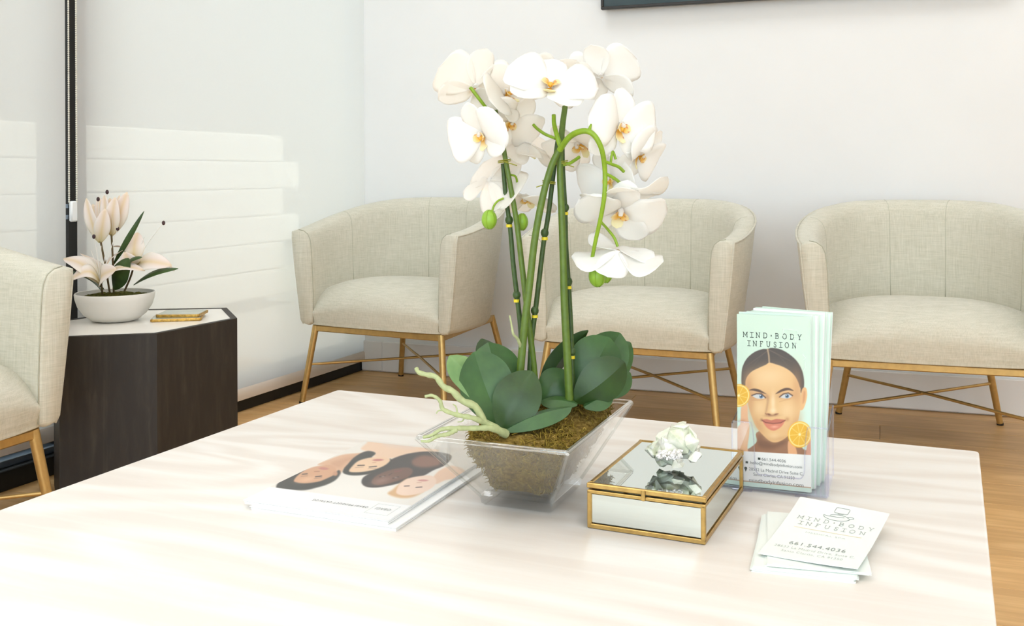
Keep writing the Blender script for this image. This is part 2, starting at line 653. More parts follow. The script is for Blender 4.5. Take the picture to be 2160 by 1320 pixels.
struct('wall_rear', rw, M['wall'], 'white painted rear wall')
w3 = MB()  # unseen glazed opening, added to let front light in from behind the camera
for a0_ in (0.1, 1.68, 3.26, 4.84):
    w3.prism([room(a0_, 6.39), room(a0_ + 0.06, 6.39), room(a0_ + 0.06, 6.46), room(a0_, 6.46)], 0.04, 2.5)
w3 = struct('window_3', w3, M['black'], 'unseen window added behind the camera for front light')
part('pane', MB().prism([room(0.16, 6.42), room(4.84, 6.42), room(4.84, 6.426), room(0.16, 6.426)], 0.04, 2.5), M['pane'], w3)
bb = MB()
bb.bbox(room(2.6, 0.008, 0.068), (5.2, 0.016, 0.128), 0.003, (UW, VW, ZA))
struct('baseboard_back', bb, M['trim'], 'white baseboard along the armchair wall')
struct('trim_1', MB().bbox(room(-0.052, 0.006, 0.068), (0.10, 0.012, 0.128), 0.003, (UW, VW, ZA)), M['trim'], 'short white baseboard beside the window')

# window wall
WO = Vector((-0.699, 4.28, 0))
WD = Vector((0.3961, 0.9182, 0)).normalized()
WN = Vector((WD.y, -WD.x, 0))          # into the room


def win(s, off, z=0.0):
    return WO + WD * s + WN * off + Vector((0, 0, z))


def win_s(xpx, off, ypx=400):
    """distance along the window line for a column of the picture"""
    r = ray(xpx, ypx)
    p0 = WO + WN * off
    # p0 + WD*s = t*(r.x, 1)
    det = WD.x * (-1.0) - (-r.x) * WD.y
    return ((-p0.x) * (-1.0) - (-r.x) * (-p0.y)) / det


WAX = (WD, WN, ZA)
S_R = 0.17                      # where the window meets the chair wall
S_M = win_s(152, -0.03)         # mullion
S_L = win_s(-95, -0.03)
TOPZ = 2.55


def wbox(mb, s0, s1, o0, o1, z0, z1, bev=0.0):
    c = win((s0 + s1) / 2, (o0 + o1) / 2, (z0 + z1) / 2)
    sz = (abs(s1 - s0), abs(o1 - o0), abs(z1 - z0))
    if bev:
        mb.bbox(c, sz, bev, WAX)
    else:
        mb.box(c, sz, WAX)
    return mb


struct('trim_2', wbox(MB(), S_L - 0.05, S_R, -0.14, 0.0, 0.0, 0.056, 0.003), M['curb'], 'low black curb under the windows')
struct('wall_left', wbox(MB(), S_L - 0.05, S_R + 0.1, -0.16, 0.05, TOPZ, 2.7), M['wall'], 'white wall above the windows')
# the wall steps back beside the window, behind the near armchair
mbw = MB()
wbox(mbw, S_L - 0.10, S_L - 0.05, -0.45, 0.0, 0, 2.7)
wbox(mbw, S_L - 4.6, S_L - 0.10, -0.45, -0.40, 0, 2.7)
struct('wall_left_recess', mbw, M['wall'], 'white wall set back beside the windows')


def window(idx, s0, s1, label):
    w = struct('window_%d' % idx, wbox(MB(), s0, s0 + 0.03, -0.10, -0.06, 0.056, TOPZ), M['silver'], label)
    part('window_jamb', wbox(MB(), s1 - 0.03, s1, -0.10, -0.06, 0.056, TOPZ), M['silver'], w)
    sill = wbox(MB(), s0 + 0.03, s1 - 0.03, -0.11, -0.02, 0.056, 0.078, 0.003)
    part('window_sill', sill, M['silver'], w)
    fr = wbox(MB(), s0 + 0.03, s1 - 0.03, -0.09, -0.06, 0.078, 0.12, 0.003)
    wbox(fr, s0 + 0.03, s1 - 0.03, -0.09, -0.06, TOPZ - 0.05, TOPZ, 0.003)
    part('window_frame', fr, M['silver'], w)
    part('pane', wbox(MB(), s0 + 0.03, s1 - 0.03, -0.078, -0.072, 0.115, TOPZ - 0.04), M['pane'], w)
    return w


window(1, S_M + 0.035, S_R, 'tall window nearest the corner, behind a white roller blind')
window(2, S_L, S_M - 0.035, 'tall window at the left edge, behind a white roller blind')
struct('trim_3', wbox(MB(), S_M - 0.037, S_M + 0.037, -0.06, -0.008, 0.056, TOPZ, 0.004), M['black'], 'black mullion between the two windows')

# outside: paving and a pale block wall
struct('ground', MB().prism([(-9, -3), (-0.8, 4.75), (6, 16), (-4, 24), (-14, 8)], -0.3, -0.14), M['ground'], 'pale paving outside the windows')
gw = struct('exterior_wall', wbox(MB(), -1.6, 2.7, -2.62, -2.45, -0.14, 1.05), M['stucco'], 'pale block wall outside the windows')
blk = mesh_of(MB().bbox((0, 0, 0), (0.395, 0.22, 0.193), 0.008), 'block', M['block'])
for r in range(6):
    for k in range(11):
        s = -1.5 + k * 0.4 + (0.2 if r % 2 else 0.0)
        o = link('block', blk, gw)
        o.location = win(s, -2.40, 1.05 - r * 0.2)
        o.rotation_euler = (0, 0, math.atan2(WD.y, WD.x))
struct('exterior_building', wbox(MB(), -9.0, 22.0, -6.2, -6.0, -0.14, 7.0), M['facade'], 'grey building behind the block wall')

# ------------------------------------------------------------------ coffee table
ZT = 0.44
T_BL, T_BR, T_FL = pz(712.5, 821.8, ZT), pz(2065.0, 951.5, ZT), pz(-410.0, 1214.0, ZT)
TU = (T_BR - T_BL).normalized()
TV = Vector((-TU.y, TU.x, 0))            # away from the camera
TLEN = (T_BR - T_BL).length
TDEP = abs((T_FL - T_BL).dot(TV))
T_C = T_BL + TU * (TLEN / 2) - TV * (TDEP / 2)
T_C.z = 0
table = thing('coffee_table', 'large square coffee table with whitewashed wood top in the foreground', 'table', T_C, math.atan2(TU.y, TU.x), local=True)


def round_rect(w, d, r, n=5):
    out = []
    for cx, cy, a0 in ((w / 2 - r, d / 2 - r, 0), (-w / 2 + r, d / 2 - r, 90), (-w / 2 + r, -d / 2 + r, 180), (w / 2 - r, -d / 2 + r, 270)):
        for k in range(n + 1):
            a = math.radians(a0 + 90 * k / n)
            out.append((cx + r * math.cos(a), cy + r * math.sin(a)))
    return out


def slab(w, d, r, z0, z1, bev):
    mb = MB()
    levels = [(z0, bev), (z0 + bev, 0), (z1 - bev, 0), (z1 - bev * 0.3, bev * 0.35), (z1, bev)]
    n = None
    for z, ins in levels:
        p = round_rect(w - 2 * ins, d - 2 * ins, max(r - ins, 0.001))
        n = len(p)
        mb.v += [(x, y, z) for x, y in p]
    for l in range(len(levels) - 1):
        for k in range(n):
            k2 = (k + 1) % n
            mb.f.append((l * n + k, l * n + k2, (l + 1) * n + k2, (l + 1) * n + k))
    mb.f.append(tuple(range(n))[::-1])
    mb.f.append(tuple(range((len(levels) - 1) * n, len(levels) * n)))
    return mb


part('tabletop', slab(TLEN, TDEP, 0.008, ZT - 0.045, ZT, 0.002), M['tabletop'], table, 40)
ap = MB()
for sx in (-1, 1):
    ap.bbox((sx * (TLEN / 2 - 0.075), 0, ZT - 0.075), (0.022, TDEP - 0.20, 0.06), 0.002)
for sy in (-1, 1):
    ap.bbox((0, sy * (TDEP / 2 - 0.075), ZT - 0.075), (TLEN - 0.20, 0.022, 0.06), 0.002)
part('apron', ap, M['tabletop'], table)
for sx in (-1, 1):
    for sy in (-1, 1):
        part('leg', MB().bbox((sx * (TLEN / 2 - 0.08), sy * (TDEP / 2 - 0.08), (ZT - 0.045) / 2), (0.06, 0.06, ZT - 0.045), 0.004), M['tabletop'], table)

# ------------------------------------------------------------------ armchairs
ZF = 0.29        # top of the metal base


def chair_meshes():
    w, yf, ym, yb, t, e = 0.376, -0.03, 0.16, 0.60, 0.076, 2.05
    left = [(-w * (1 - 0.055 * (1 - k / 10) ** 2), yf + (ym - yf) * k / 10) for k in range(10)]
    for k in range(25):
        th = math.pi / 2 * k / 24
        left.append((-w * math.cos(th) ** (2 / e), ym + (yb - ym) * math.sin(th) ** (2 / e)))
    pts = [Vector((x, y, 0)) for x, y in left]
    pts += [Vector((-p.x, p.y, 0)) for p in reversed(pts[:-1])]
    # resample evenly
    cum = [0]
    for i in range(1, len(pts)):
        cum.append(cum[-1] + (pts[i] - pts[i - 1]).length)
    N = 72
    P = []
    for k in range(N + 1):
        d = cum[-1] * k / N
        i = max(1, next((j for j in range(1, len(cum)) if cum[j] >= d - 1e-9), len(cum) - 1))
        f = (d - cum[i - 1]) / max(cum[i] - cum[i - 1], 1e-9)
        P.append(pts[i - 1].lerp(pts[i], f))
    rings, outer_top, inner = [], [], []
    for k in range(N + 1):
        tg = (P[min(k + 1, N)] - P[max(k - 1, 0)]).normalized()
        nr = Vector((-tg.y, tg.x, 0))           # outward: left of a path that runs left-front, back, right-front
        if nr.dot(P[k] - Vector((0, 0.22, 0))) < 0:
            nr = -nr
        g = (P[k].y - yf) / (yb - yf)
        H = 0.642 + 0.113 * sstep(-0.12, 1.0, g)- 0.113 * sstep(-0.12, 1.0, 0)
        ib = 0.036 + 0.03 * g
        B = ZF + 0.001
        prof = [(-ib - 0.026, B), (-ib - 0.010, B + 0.005), (-ib - 0.001, B + 0.020), (-ib * 0.72, B + (H - B) * 0.3), (-ib * 0.3, B + (H - B) * 0.65), (-0.002, H - 0.03), (0, H - 0.010),
                (-0.008, H - 0.001), (-t * 0.35, H + 0.004), (-t * 0.62, H), (-t * 0.84, H - 0.012), (-t * 0.97, H - 0.034), (-t - 0.002, H - 0.07),
                (-t - 0.006, 0.50), (-t - 0.01, 0.40), (-t - 0.01, B + 0.01), (-t + 0.004, B)]
        rings.append([P[k] + nr * o + Vector((0, 0, z)) for o, z in prof])
        outer_top.append(P[k] + nr * 0.0 + Vector((0, 0, H - 0.006)))
        inner.append((P[k], nr, H))
    mb = MB()
    n = len(rings[0])
    for r in rings:
        mb.v += [tuple(p) for p in r]
    for k in range(N):
        for j in range(n):
            j2 = (j + 1) % n
            mb.f.append((k * n + j, (k + 1) * n + j, (k + 1) * n + j2, k * n + j2))
    for end in (0, N):
        c = sum(rings[end], Vector()) / n
        base = len(mb.v)
        for ins, dy in ((0.93, -0.007), (0.82, -0.010)):
            mb.v += [tuple(c + (p - c) * ins + Vector((0, dy, 0)) + Vector((0, 0, (p - c).z * (1 - ins) * 0.75))) for p in rings[end]]
        mb.v.append(tuple(c + Vector((0, -0.011, 0))))
        for j in range(n):
            j2 = (j + 1) % n
            q = [(end * n + j, end * n + j2, base + j2, base + j), (base + j, base + j2, base + n + j2, base + n + j), (base + n + j, base + n + j2, base + 2 * n)]
            mb.f += [f if end == 0 else f[::-1] for f in q]
    M_ = {'shell': mesh_of(mb, 'shell', M['linen'], 60)}
    # welt along the outer top edge and down the outer front edge of each arm
    pip = MB()
    path = [rings[0][j] + Vector((0, -0.003, 0)) for j in range(1, 6)] + outer_top[0:1] + outer_top[1:-1] + outer_top[-1:] + [rings[N][j] + Vector((0, -0.003, 0)) for j in range(5, 0, -1)]
    pip.tube(path, 0.0038, 6)
    M_['piping'] = mesh_of(pip, 'piping', M['linen'], 180)
    # stitched seams: inner edge of the arm panels, two down the inside of the back
    M_['seam'] = []
    for end in (0, N):
        sm = MB()
        M_['seam'].append(sm)
        sm.tube([rings[end][j] + Vector((0, -0.0035, 0)) for j in range(8, 16)], 0.0016, 5)
    for k in (N // 2 - 5, N // 2 + 5, 13, N - 13):
        p, nr, H = inner[k]
        sm = MB()
        M_['seam'].append(sm)
        sm.tube([p + nr * o + Vector((0, 0, z)) for o, z in ((-t * 0.35, H + 0.0038), (-t * 0.62, H - 0.0003), (-t * 0.84, H - 0.0125), (-t * 0.97, H - 0.0345), (-t - 0.0018, H - 0.07), (-t - 0.0058, 0.50), (-t - 0.0098, 0.42))], 0.0012, 5)
    M_['seam'] = [mesh_of(q, 'seam', M['seam'], 180) for q in M_['seam']]
    # seat: one domed pad running over the front edge
    prof = catmull([(0.515, 0.408, 0), (0.42, 0.436, 0), (0.28, 0.456, 0), (0.14, 0.460, 0), (0.05, 0.447, 0), (-0.012, 0.415, 0), (-0.036, 0.372, 0), (-0.034, 0.33, 0), (-0.028, 0.300, 0), (-0.012, 0.2905, 0), (0.14, 0.2905, 0)], 30)

    def half(y):
        if y <= ym:
            return (w * (1 - 0.055 * ((ym - y) / (ym - yf)) ** 2)) - t + 0.004
        q = min(1.0, (y - ym) / (yb - t - ym + 0.012))
        return (w - t + 0.004) * (1 - q ** e) ** (1 / e)

    def seat(a, b_):
        p = prof[min(int(round(b_ * 30)), 30)]
        u = -1 + 2 * a
        au = abs(u)
        top = sstep(0.30, 0.42, p.y)
        frontness = sstep(0.12, -0.03, p.x) if p.x < 0.12 else 0.0
        z = p.y - top * (0.042 + 0.016 * frontness) * au ** 3.2
        y = p.x + 0.02 * frontness * au ** 3
        return Vector((half(max(y, 0)) * u, y, max(z, 0.2905)))
    sb = MB().grid(seat, 28, 30)
    M_['seat'] = mesh_of(sb, 'seat', M['linen'], 180)
    sb2 = MB().bbox((0, 0.24, ZF + 0.012), (0.36, 0.40, 0.018), 0.003)
    M_['underside'] = mesh_of(sb2, 'underside', M['rubber'])
    fx, rx, ry = 0.272, 0.205, 0.50
    fr = MB()
    zc = ZF - 0.0115
    c4 = [Vector((-fx, 0, zc)), Vector((fx, 0, zc)), Vector((rx, ry, zc)), Vector((-rx, ry, zc))]
    M_['rail'] = []
    for i in range(4):
        p, q = c4[i], c4[(i + 1) % 4]
        d = (q - p)
        L = d.length
        d.normalize()
        M_['rail'].append(mesh_of(MB().bbox((p + q) / 2, (L + 0.01, 0.019, 0.023), 0.003, (d, ZA.cross(d), ZA)), 'rail', M['brass'], 40))
    feet = [Vector((-fx - 0.036, -0.04, 0)), Vector((fx + 0.036, -0.04, 0)), Vector((0.259, 0.555, 0)), Vector((-0.259, 0.555, 0))]
    M_['leg'], M_['cap'] = [], []
    mids = []
    for tp, ft in zip(c4, feet):
        tp = tp.copy()
        tp.z = ZF - 0.002
        d = (ft - tp)
        low = tp + d * 0.975
        M_['leg'].append(mesh_of(MB().tube([tp, tp + d * 0.5, low], [0.0125, 0.0118, 0.0105], 12), 'leg', M['brass'], 50))
        M_['cap'].append(mesh_of(MB().tube([low, ft], [0.0112, 0.0112], 12), 'foot_cap', M['rubber'], 50))
        mids.append(tp + d * 0.50)
    M_['brace'] = [mesh_of(MB().tube([mids[0], mids[2]], 0.0048, 8), 'cross_brace', M['brass'], 60),
                   mesh_of(MB().tube([mids[1] + Vector((0, 0, 0.0)), (mids[1] + mids[3]) / 2 + Vector((0, 0, 0.004)), mids[3]], 0.0048, 8), 'cross_brace', M['brass'], 60)]
    return M_


CM = chair_meshes()


def armchair(loc, ang, label):
    t = thing('armchair', label, 'armchair', loc, math.radians(ang), 'pale linen armchairs', local=True)
    link('shell', CM['shell'], t)
    s = t.children[0]
    link('piping', CM['piping'], s)
    for m in CM['seam']:
        link('seam', m, s)
    link('seat', CM['seat'], t)
    link('underside', CM['underside'], t)
    for m in CM['rail']:
        link('rail', m, t)
    for m, c in zip(CM['leg'], CM['cap']):
        l = link('leg', m, t)
        link('foot_cap', c, l)
    for m in CM['brace']:
        link('cross_brace', m, t)
    return t


armchair((-0.492, 3.652, 0), -26.8, 'pale linen armchair nearest the corner window, turned left beside the orchid stems')
armchair((0.368, 3.268, 0), -24.0, 'pale linen armchair in the middle of the three along the wall, behind the orchid')
armchair((1.213, 2.955, 0), -19.0, 'pale linen armchair at the right edge, behind the brochure holder')
armchair((-1.158, 1.985, 0), 70.0, 'pale linen armchair cropped by the left edge, beside the dark side table')

# ------------------------------------------------------------------ side table
ZS = 0.45
hx = [pz(500.5, 671, ZS), pz(331, 703.5, ZS), pz(124.5, 711, ZS), pz(141, 681, ZS) + Vector((-0.05, 0.03, 0)), pz(296, 652, ZS), pz(478, 648.5, ZS)]
hc = sum(hx, Vector()) / 6
hc.z = 0
stab = thing('side_table', 'dark wooden hexagonal side table with white marble top beside the window', 'table', hc)


def inset_poly(poly, d):
    c = sum(poly, Vector()) / len(poly)
    n = len(poly)
    out = []
    for i in range(n):
        p0, p1, p2 = poly[i - 1], poly[i], poly[(i + 1) % n]
        e1, e2 = (p1 - p0).normalized(), (p2 - p1).normalized()
        n1, n2 = Vector((-e1.y, e1.x, 0)), Vector((-e2.y, e2.x, 0))
        if n1.dot(c - p1) < 0:
            n1, n2 = -n1, -n2
        bis = (n1 + n2)
        out.append(p1 + bis * (d / max(0.2, bis.dot(n1))))
    return out


hin = inset_poly(hx, 0.017)
for i in range(6):
    j = (i + 1) % 6
    quad = [hx[i], hx[j], hin[j], hin[i]]
    pmb = MB().prism([(q.x, q.y) for q in quad], 0.0, ZS)
    part('side_panel', pmb, M['darkwood'], stab)
part('marble_top', MB().prism([(q.x, q.y) for q in inset_poly(hx, 0.0172)], ZS - 0.02, ZS - 0.001), M['marble'], stab, label='white marble inlay')
ZM = ZS - 0.001

# ------------------------------------------------------------------ roller blinds
def blind(s0, s1, off, zb, label, chain_s, z_t, out=0.0):
    base = win((s0 + s1) / 2, off, zb)
    t = thing('roller_blind', label, 'blind', base, group='white roller blinds')
    part('fabric', wbox(MB(), s0, s1, off - 0.0006, off + 0.0006, zb + 0.040, TOPZ - 0.04), M['blind'], t)
    hb = MB()
    pr = [(0.0, 0.0), (0.006, 0.003), (0.0075, 0.018), (0.006, 0.038), (0.0, 0.044), (-0.004, 0.038), (-0.005, 0.018), (-0.004, 0.003)]
    n = len(pr)
    for s in (s0 - 0.001, s1 + 0.001):
        hb.v += [tuple(win(s, off + o, zb + z)) for o, z in pr]
    hb.f += [(k, (k + 1) % n, n + (k + 1) % n, n + k) for k in range(n)] + [tuple(range(n))[::-1], tuple(range(n, 2 * n))]
    part('hem_bar', hb, M['hem'], t, 50)
    tubez = TOPZ - 0.035
    part('roller_tube', MB().tube([win(s0, off, tubez), win(s1, off, tubez)], 0.022, 16), M['white_plastic'], t, 60)
    ch = MB()
    for ds, do in ((-0.011, 0.0), (0.011, 0.006)):
        z = z_t + 0.01
        ch.tube([win(chain_s + ds, out + do, z_t), win(chain_s + ds, out + do, tubez)], 0.0009, 4)
        while z < 2.0:
            ch.ball(win(chain_s + ds, out + do, z), 0.0031, 6, 4)
            z += 0.0062
    part('bead_chain', ch, M['bead'], t, 180)
    tn = MB()
    wbox(tn, chain_s - 0.010, chain_s + 0.014, out - 0.004, out + 0.009, z_t - 0.048, z_t + 0.012, 0.0038)
    ten = part('chain_tensioner', tn, M['white_plastic'], t, 40)
    br = MB()
    for z in (z_t - 0.002, z_t - 0.034):
        wbox(br, chain_s - 0.026, chain_s - 0.008, out - 0.010, out - 0.004, z - 0.006, z + 0.006, 0.001)
    part('bracket', br, M['silver'], ten)
    return t


OFFB = 0.012
zL = (win(win_s(60, OFFB), OFFB)).y
zb_left = HC - (941.5 - CY) / FPX * zL
zR = (win(win_s(640, OFFB), OFFB)).y
zb_right = HC - (800.0 - CY) / FPX * zR
blind(win_s(163, OFFB), win_s(786, OFFB), OFFB, zb_right, 'white roller blind over the window nearest the corner', win_s(795, OFFB) , 0.815, 0.012)
blind(S_L - 0.02, win_s(138, OFFB), OFFB, zb_left, 'white roller blind at the left edge, left of the black mullion', win_s(152, 0.010), 0.765, 0.010)

# ------------------------------------------------------------------ television
tv_l = pd(1268, 21, 1.0)
b0 = 0.05


def on_wall(xpx, ypx, boff):
    """where a sight line meets the plane boff in front of the chair wall"""
    r = ray(xpx, ypx)
    p = room(0, boff)
    t = p.dot(VW) / r.dot(VW)
    q = r * t
    q.z += HC
    return q


tvp = on_wall(1268, 20.5, b0)
tv_a = (tvp - room(0, b0)).dot(UW)
TVZ = tvp.z
TW_, TH_ = 1.46, 0.84
tvc = room(tv_a + TW_ / 2, b0 / 2, TVZ)
tv = thing('television', 'wide black-framed television on the wall above the armchairs', 'television', tvc)
part('body', MB().bbox(room(tv_a + TW_ / 2, 0.024, TVZ + TH_ / 2), (TW_ - 0.01, 0.046, TH_ - 0.01), 0.004, (UW, VW, ZA)), M['black'], tv)
for nm, ca, cz, sa, sz in (('frame_bar', TW_ / 2, 0.0055, TW_, 0.011), ('frame_bar', TW_ / 2, TH_ - 0.0055, TW_, 0.011), ('frame_bar', 0.0055, TH_ / 2, 0.011, TH_ - 0.022), ('frame_bar', TW_ - 0.0055, TH_ / 2, 0.011, TH_ - 0.022)):
    part(nm, MB().bbox(room(tv_a + ca, b0 - 0.006, TVZ + cz), (sa, 0.024, sz), 0.0015, (UW, VW, ZA)), M['black'], tv)
part('screen', MB().bbox(room(tv_a + TW_ / 2, b0 - 0.003, TVZ + TH_ / 2), (TW_ - 0.021, 0.004, TH_ - 0.021), 0.0005, (UW, VW, ZA)), M['screen'], tv, label='dark teal screen')

# ------------------------------------------------------------------ sheets: leaves and petals
def leaf(base, tip, width, normal, bend=0.0, fold=0.15, widest=0.55, droop=0.0, blunt=0.5, nu=8, nv=14, thick=0.0009, ruffle=0.0, curl=0.0):
    """blade from base to tip; normal = the side that faces out, bend lifts the middle along it, fold = depth of the V"""
    base, tip, normal = Vector(base), Vector(tip), Vector(normal).normalized()
    ax = tip - base
    L = ax.length
    ax.normalize()
    normal = (normal - ax * normal.dot(ax)).normalized()
    side = ax.cross(normal)

    def P(a, t):
        u = -1 + 2 * a
        c = base + ax * (L * t) + normal * (bend * math.sin(math.pi * t)) + normal * (droop * t * t)
        # width profile: rises to `widest`, then closes with a blunt tip
        if t < widest:
            q = 0.16 + 0.84 * math.sin(math.pi / 2 * t / widest) ** 0.9
        else:
            q = max(0.06, max(0.0, 1 - ((t - widest) / (1 - widest)) ** (1 + 2 * blunt + 0.4)) ** 0.62)
        wv = width / 2 * q
        r = ruffle * math.sin(7 * t + 3 * u) * u * u
        return c + side * (u * wv) + normal * (fold * abs(u) * wv + r - curl * u * u * wv)
    mb = MB()
    top = MB().grid(P, nu, nv)
    n = len(top.v)
    V = [Vector(p) for p in top.v]
    # offset surface along local normals for real thickness
    w = nu + 1
    nor = []
    for j in range(nv + 1):
        for i in range(w):
            du = V[j * w + min(i + 1, nu)] - V[j * w + max(i - 1, 0)]
            dv = V[min(j + 1, nv) * w + i] - V[max(j - 1, 0) * w + i]
            c = du.cross(dv)
            nor.append(c.normalized() if c.length > 1e-12 else normal)
    mb.v = [tuple(p) for p in V] + [tuple(p - q * thick) for p, q in zip(V, nor)]
    mb.f = list(top.f) + [tuple(i + n for i in f[::-1]) for f in top.f]
    edge = [i for i in range(w)] + [j * w + nu for j in range(1, nv + 1)] + [nv * w + i for i in range(nu - 1, -1, -1)] + [j * w for j in range(nv - 1, 0, -1)]
    m = len(edge)
    mb.f += [(edge[k], edge[k] + n, edge[(k + 1) % m] + n, edge[(k + 1) % m]) for k in range(m)]
    return mb


def colour_mesh(me, fn):
    at = me.color_attributes.new('Col', 'FLOAT_COLOR', 'POINT')
    data = []
    for v in me.vertices:
        c = fn(v.co)
        data += [c[0], c[1], c[2], 1.0]
    at.data.foreach_set('color', data)


# ------------------------------------------------------------------ orchid in a glass planter
PU = Vector((0.927, -0.376, 0)).normalized()
PV = Vector((0.376, 0.927, 0)).normalized()
RIM_H, RIM_W, RIM_D = 0.100, 0.191, 0.274
BAS_W, BAS_D = 0.096, 0.115
p_fl = pz(875.6, 920.8, ZT + RIM_H)
PC = p_fl + PU * (RIM_W / 2) + PV * (RIM_D / 2)
PC.z = ZT
DPC = PC.y
orchid = thing('potted_orchid', 'white orchid in a tapered clear glass planter on the coffee table', 'potted plant', PC)


def pl(a, b_, z):
    return PC + PU * a + PV * b_ + Vector((0, 0, z))


def frustum(mb, w0, d0, w1, d1, z0, z1, flip=False):
    vs = [pl(sx * w / 2, sy * d / 2, z) for w, d, z in ((w0, d0, z0), (w1, d1, z1)) for sx, sy in ((-1, -1), (1, -1), (1, 1), (-1, 1))]
    fs = [(k, (k + 1) % 4, (k + 1) % 4 + 4, k + 4) for k in range(4)]
    if flip:
        fs = [f[::-1] for f in fs]
    return mb.add(vs, fs)


TH = 0.0055
gm = MB()
frustum(gm, BAS_W, BAS_D, RIM_W, RIM_D, 0.014, RIM_H - 0.001)
frustum(gm, BAS_W - 2 * TH + 0.004, BAS_D - 2 * TH + 0.004, RIM_W - 2 * TH, RIM_D - 2 * TH, 0.018, RIM_H - 0.001, True)
gp = part('glass_planter', gm, M['glass'], orchid)
rm = MB()
for s0, s1, s2, s3 in ((-1, -1, 1, -1), (1, -1, 1, 1), (1, 1, -1, 1), (-1, 1, -1, -1)):
    h = TH / 2
    p0 = pl(s0 * (RIM_W / 2 - h), s1 * (RIM_D / 2 - h), RIM_H - 0.001)
    p1 = pl(s2 * (RIM_W / 2 - h), s3 * (RIM_D / 2 - h), RIM_H - 0.001)
    rm.tube([p0, p1], h * 1.05, 8)
part('rim', rm, M['glass_edge'], gp, 60)
for sx, sy in ((-1, -1), (1, -1), (1, 1), (-1, 1)):
    cr = MB()
    cr.tube([pl(sx * (BAS_W / 2 - 0.001), sy * (BAS_D / 2 - 0.001), 0.012), pl(sx * (RIM_W / 2 - 0.001), sy * (RIM_D / 2 - 0.001), RIM_H - 0.002)], 0.0022, 6)
    part('corner_edge', cr, M['glass_thick'], gp, 60)
bs_ = MB()
vs = []
for w, d, z in ((BAS_W - 0.012, BAS_D - 0.012, 0.0), (BAS_W - 0.004, BAS_D - 0.004, 0.003), (BAS_W, BAS_D, 0.013), (BAS_W - 0.01, BAS_D - 0.01, 0.0175)):
    vs += [pl(sx * w / 2, sy * d / 2, z) for sx, sy in ((-1, -1), (1, -1), (1, 1), (-1, 1))]
bs_.add(vs, [(l * 4 + k, l * 4 + (k + 1) % 4, (l + 1) * 4 + (k + 1) % 4, (l + 1) * 4 + k) for l in range(3) for k in range(4)] + [(3, 2, 1, 0), (12, 13, 14, 15)])
part('base', bs_, M['glass_edge'], gp)

# moss block with loose strands
rs = np.random.RandomState(5)


def vnoise(p, f, seed):
    q = math.sin(p.x * f + seed) * math.cos(p.y * f * 1.13 + seed * 2.1) + math.sin(p.z * f * 0.93 + seed * 1.7 + p.x * f * 0.6)
    return q * 0.5


def moss_pt(a, t):
    """a = angle fraction round the block, t = 0 bottom outline .. 0.6 top outline .. 1 centre of the top"""
    th = 2 * math.pi * a
    cs, sn = math.cos(th), math.sin(th)
    e = 0.42
    ux, uy = math.copysign(abs(cs) ** e, cs), math.copysign(abs(sn) ** e, sn)
    if t < 0.6:
        q = t / 0.6
        w, d, z = 0.080 + 0.056 * q, 0.094 + 0.126 * q, 0.020 + 0.074 * q
        k = 1.0
    else:
        q = (t - 0.6) / 0.4
        k = 1 - q
        w, d = 0.136, 0.220
        z = 0.094 + 0.012 * math.sin(q * math.pi / 2)
    p = pl(ux * w / 2 * k + 0.014 * min(1, t / 0.6), uy * d / 2 * k - 0.002, z)
    back = max(0.0, (p - PC).dot(PV)) / 0.09
    p.z += sstep(0.45, 0.75, t) * 0.016 * min(1.0, back)
    j = 0.0028 * vnoise(p, 210, 1.0) + 0.0022 * vnoise(p, 430, 4.0) + 0.0016 * vnoise(p, 900, 2.0)
    p += (PU * ux + PV * uy) * j + Vector((0, 0, j * 0.8 if t > 0.5 else 0))
    return p


moss = part('moss', MB().grid(moss_pt, 90, 44), M['moss'], orchid, 180, 'dry brown moss block')
moss['kind'] = 'stuff'
st = MB()
for k in range(5200):
    a, t = rs.rand(), rs.uniform(0.28, 0.99) if k > 900 else rs.uniform(0.02, 0.6)
    p = moss_pt(a, t)
    dirv = Vector(rs.normal(size=3)).normalized()
    out = (p - pl(0, 0, 0.05)).normalized()
    path = [p - out * 0.001]
    d = (dirv + out * 0.5).normalized()
    for s in range(4):
        d = (d + Vector(rs.normal(size=3)) * 0.7 - out * 0.1).normalized()
        path.append(path[-1] + d * rs.uniform(0.0018, 0.0042))
    for q in path:
        lim = TH * 1.6
        z = q.z - PC.z
        f = min(1.0, max(0.0, (z - 0.014) / (RIM_H - 0.014)))
        hw, hd = (BAS_W + (RIM_W - BAS_W) * f) / 2 - lim, (BAS_D + (RIM_D - BAS_D) * f) / 2 - lim
        r = q - PC
        aa, bb_ = max(-hw, min(hw, r.dot(PU))), max(-hd, min(hd, r.dot(PV)))
        q.xy = (PC + PU * aa + PV * bb_).xy
        q.z = max(q.z, PC.z + 0.019)
    st.tube(path, [0.0006, 0.0008, 0.0008, 0.0006, 0.0003], 3, False)
strands = part('moss_strands', st, M['moss_strand'], moss, 180)
strands['kind'] = 'stuff'

D0 = DPC


def orc(x, y, dd=0.0):
    return pd(x, y, D0 + dd)


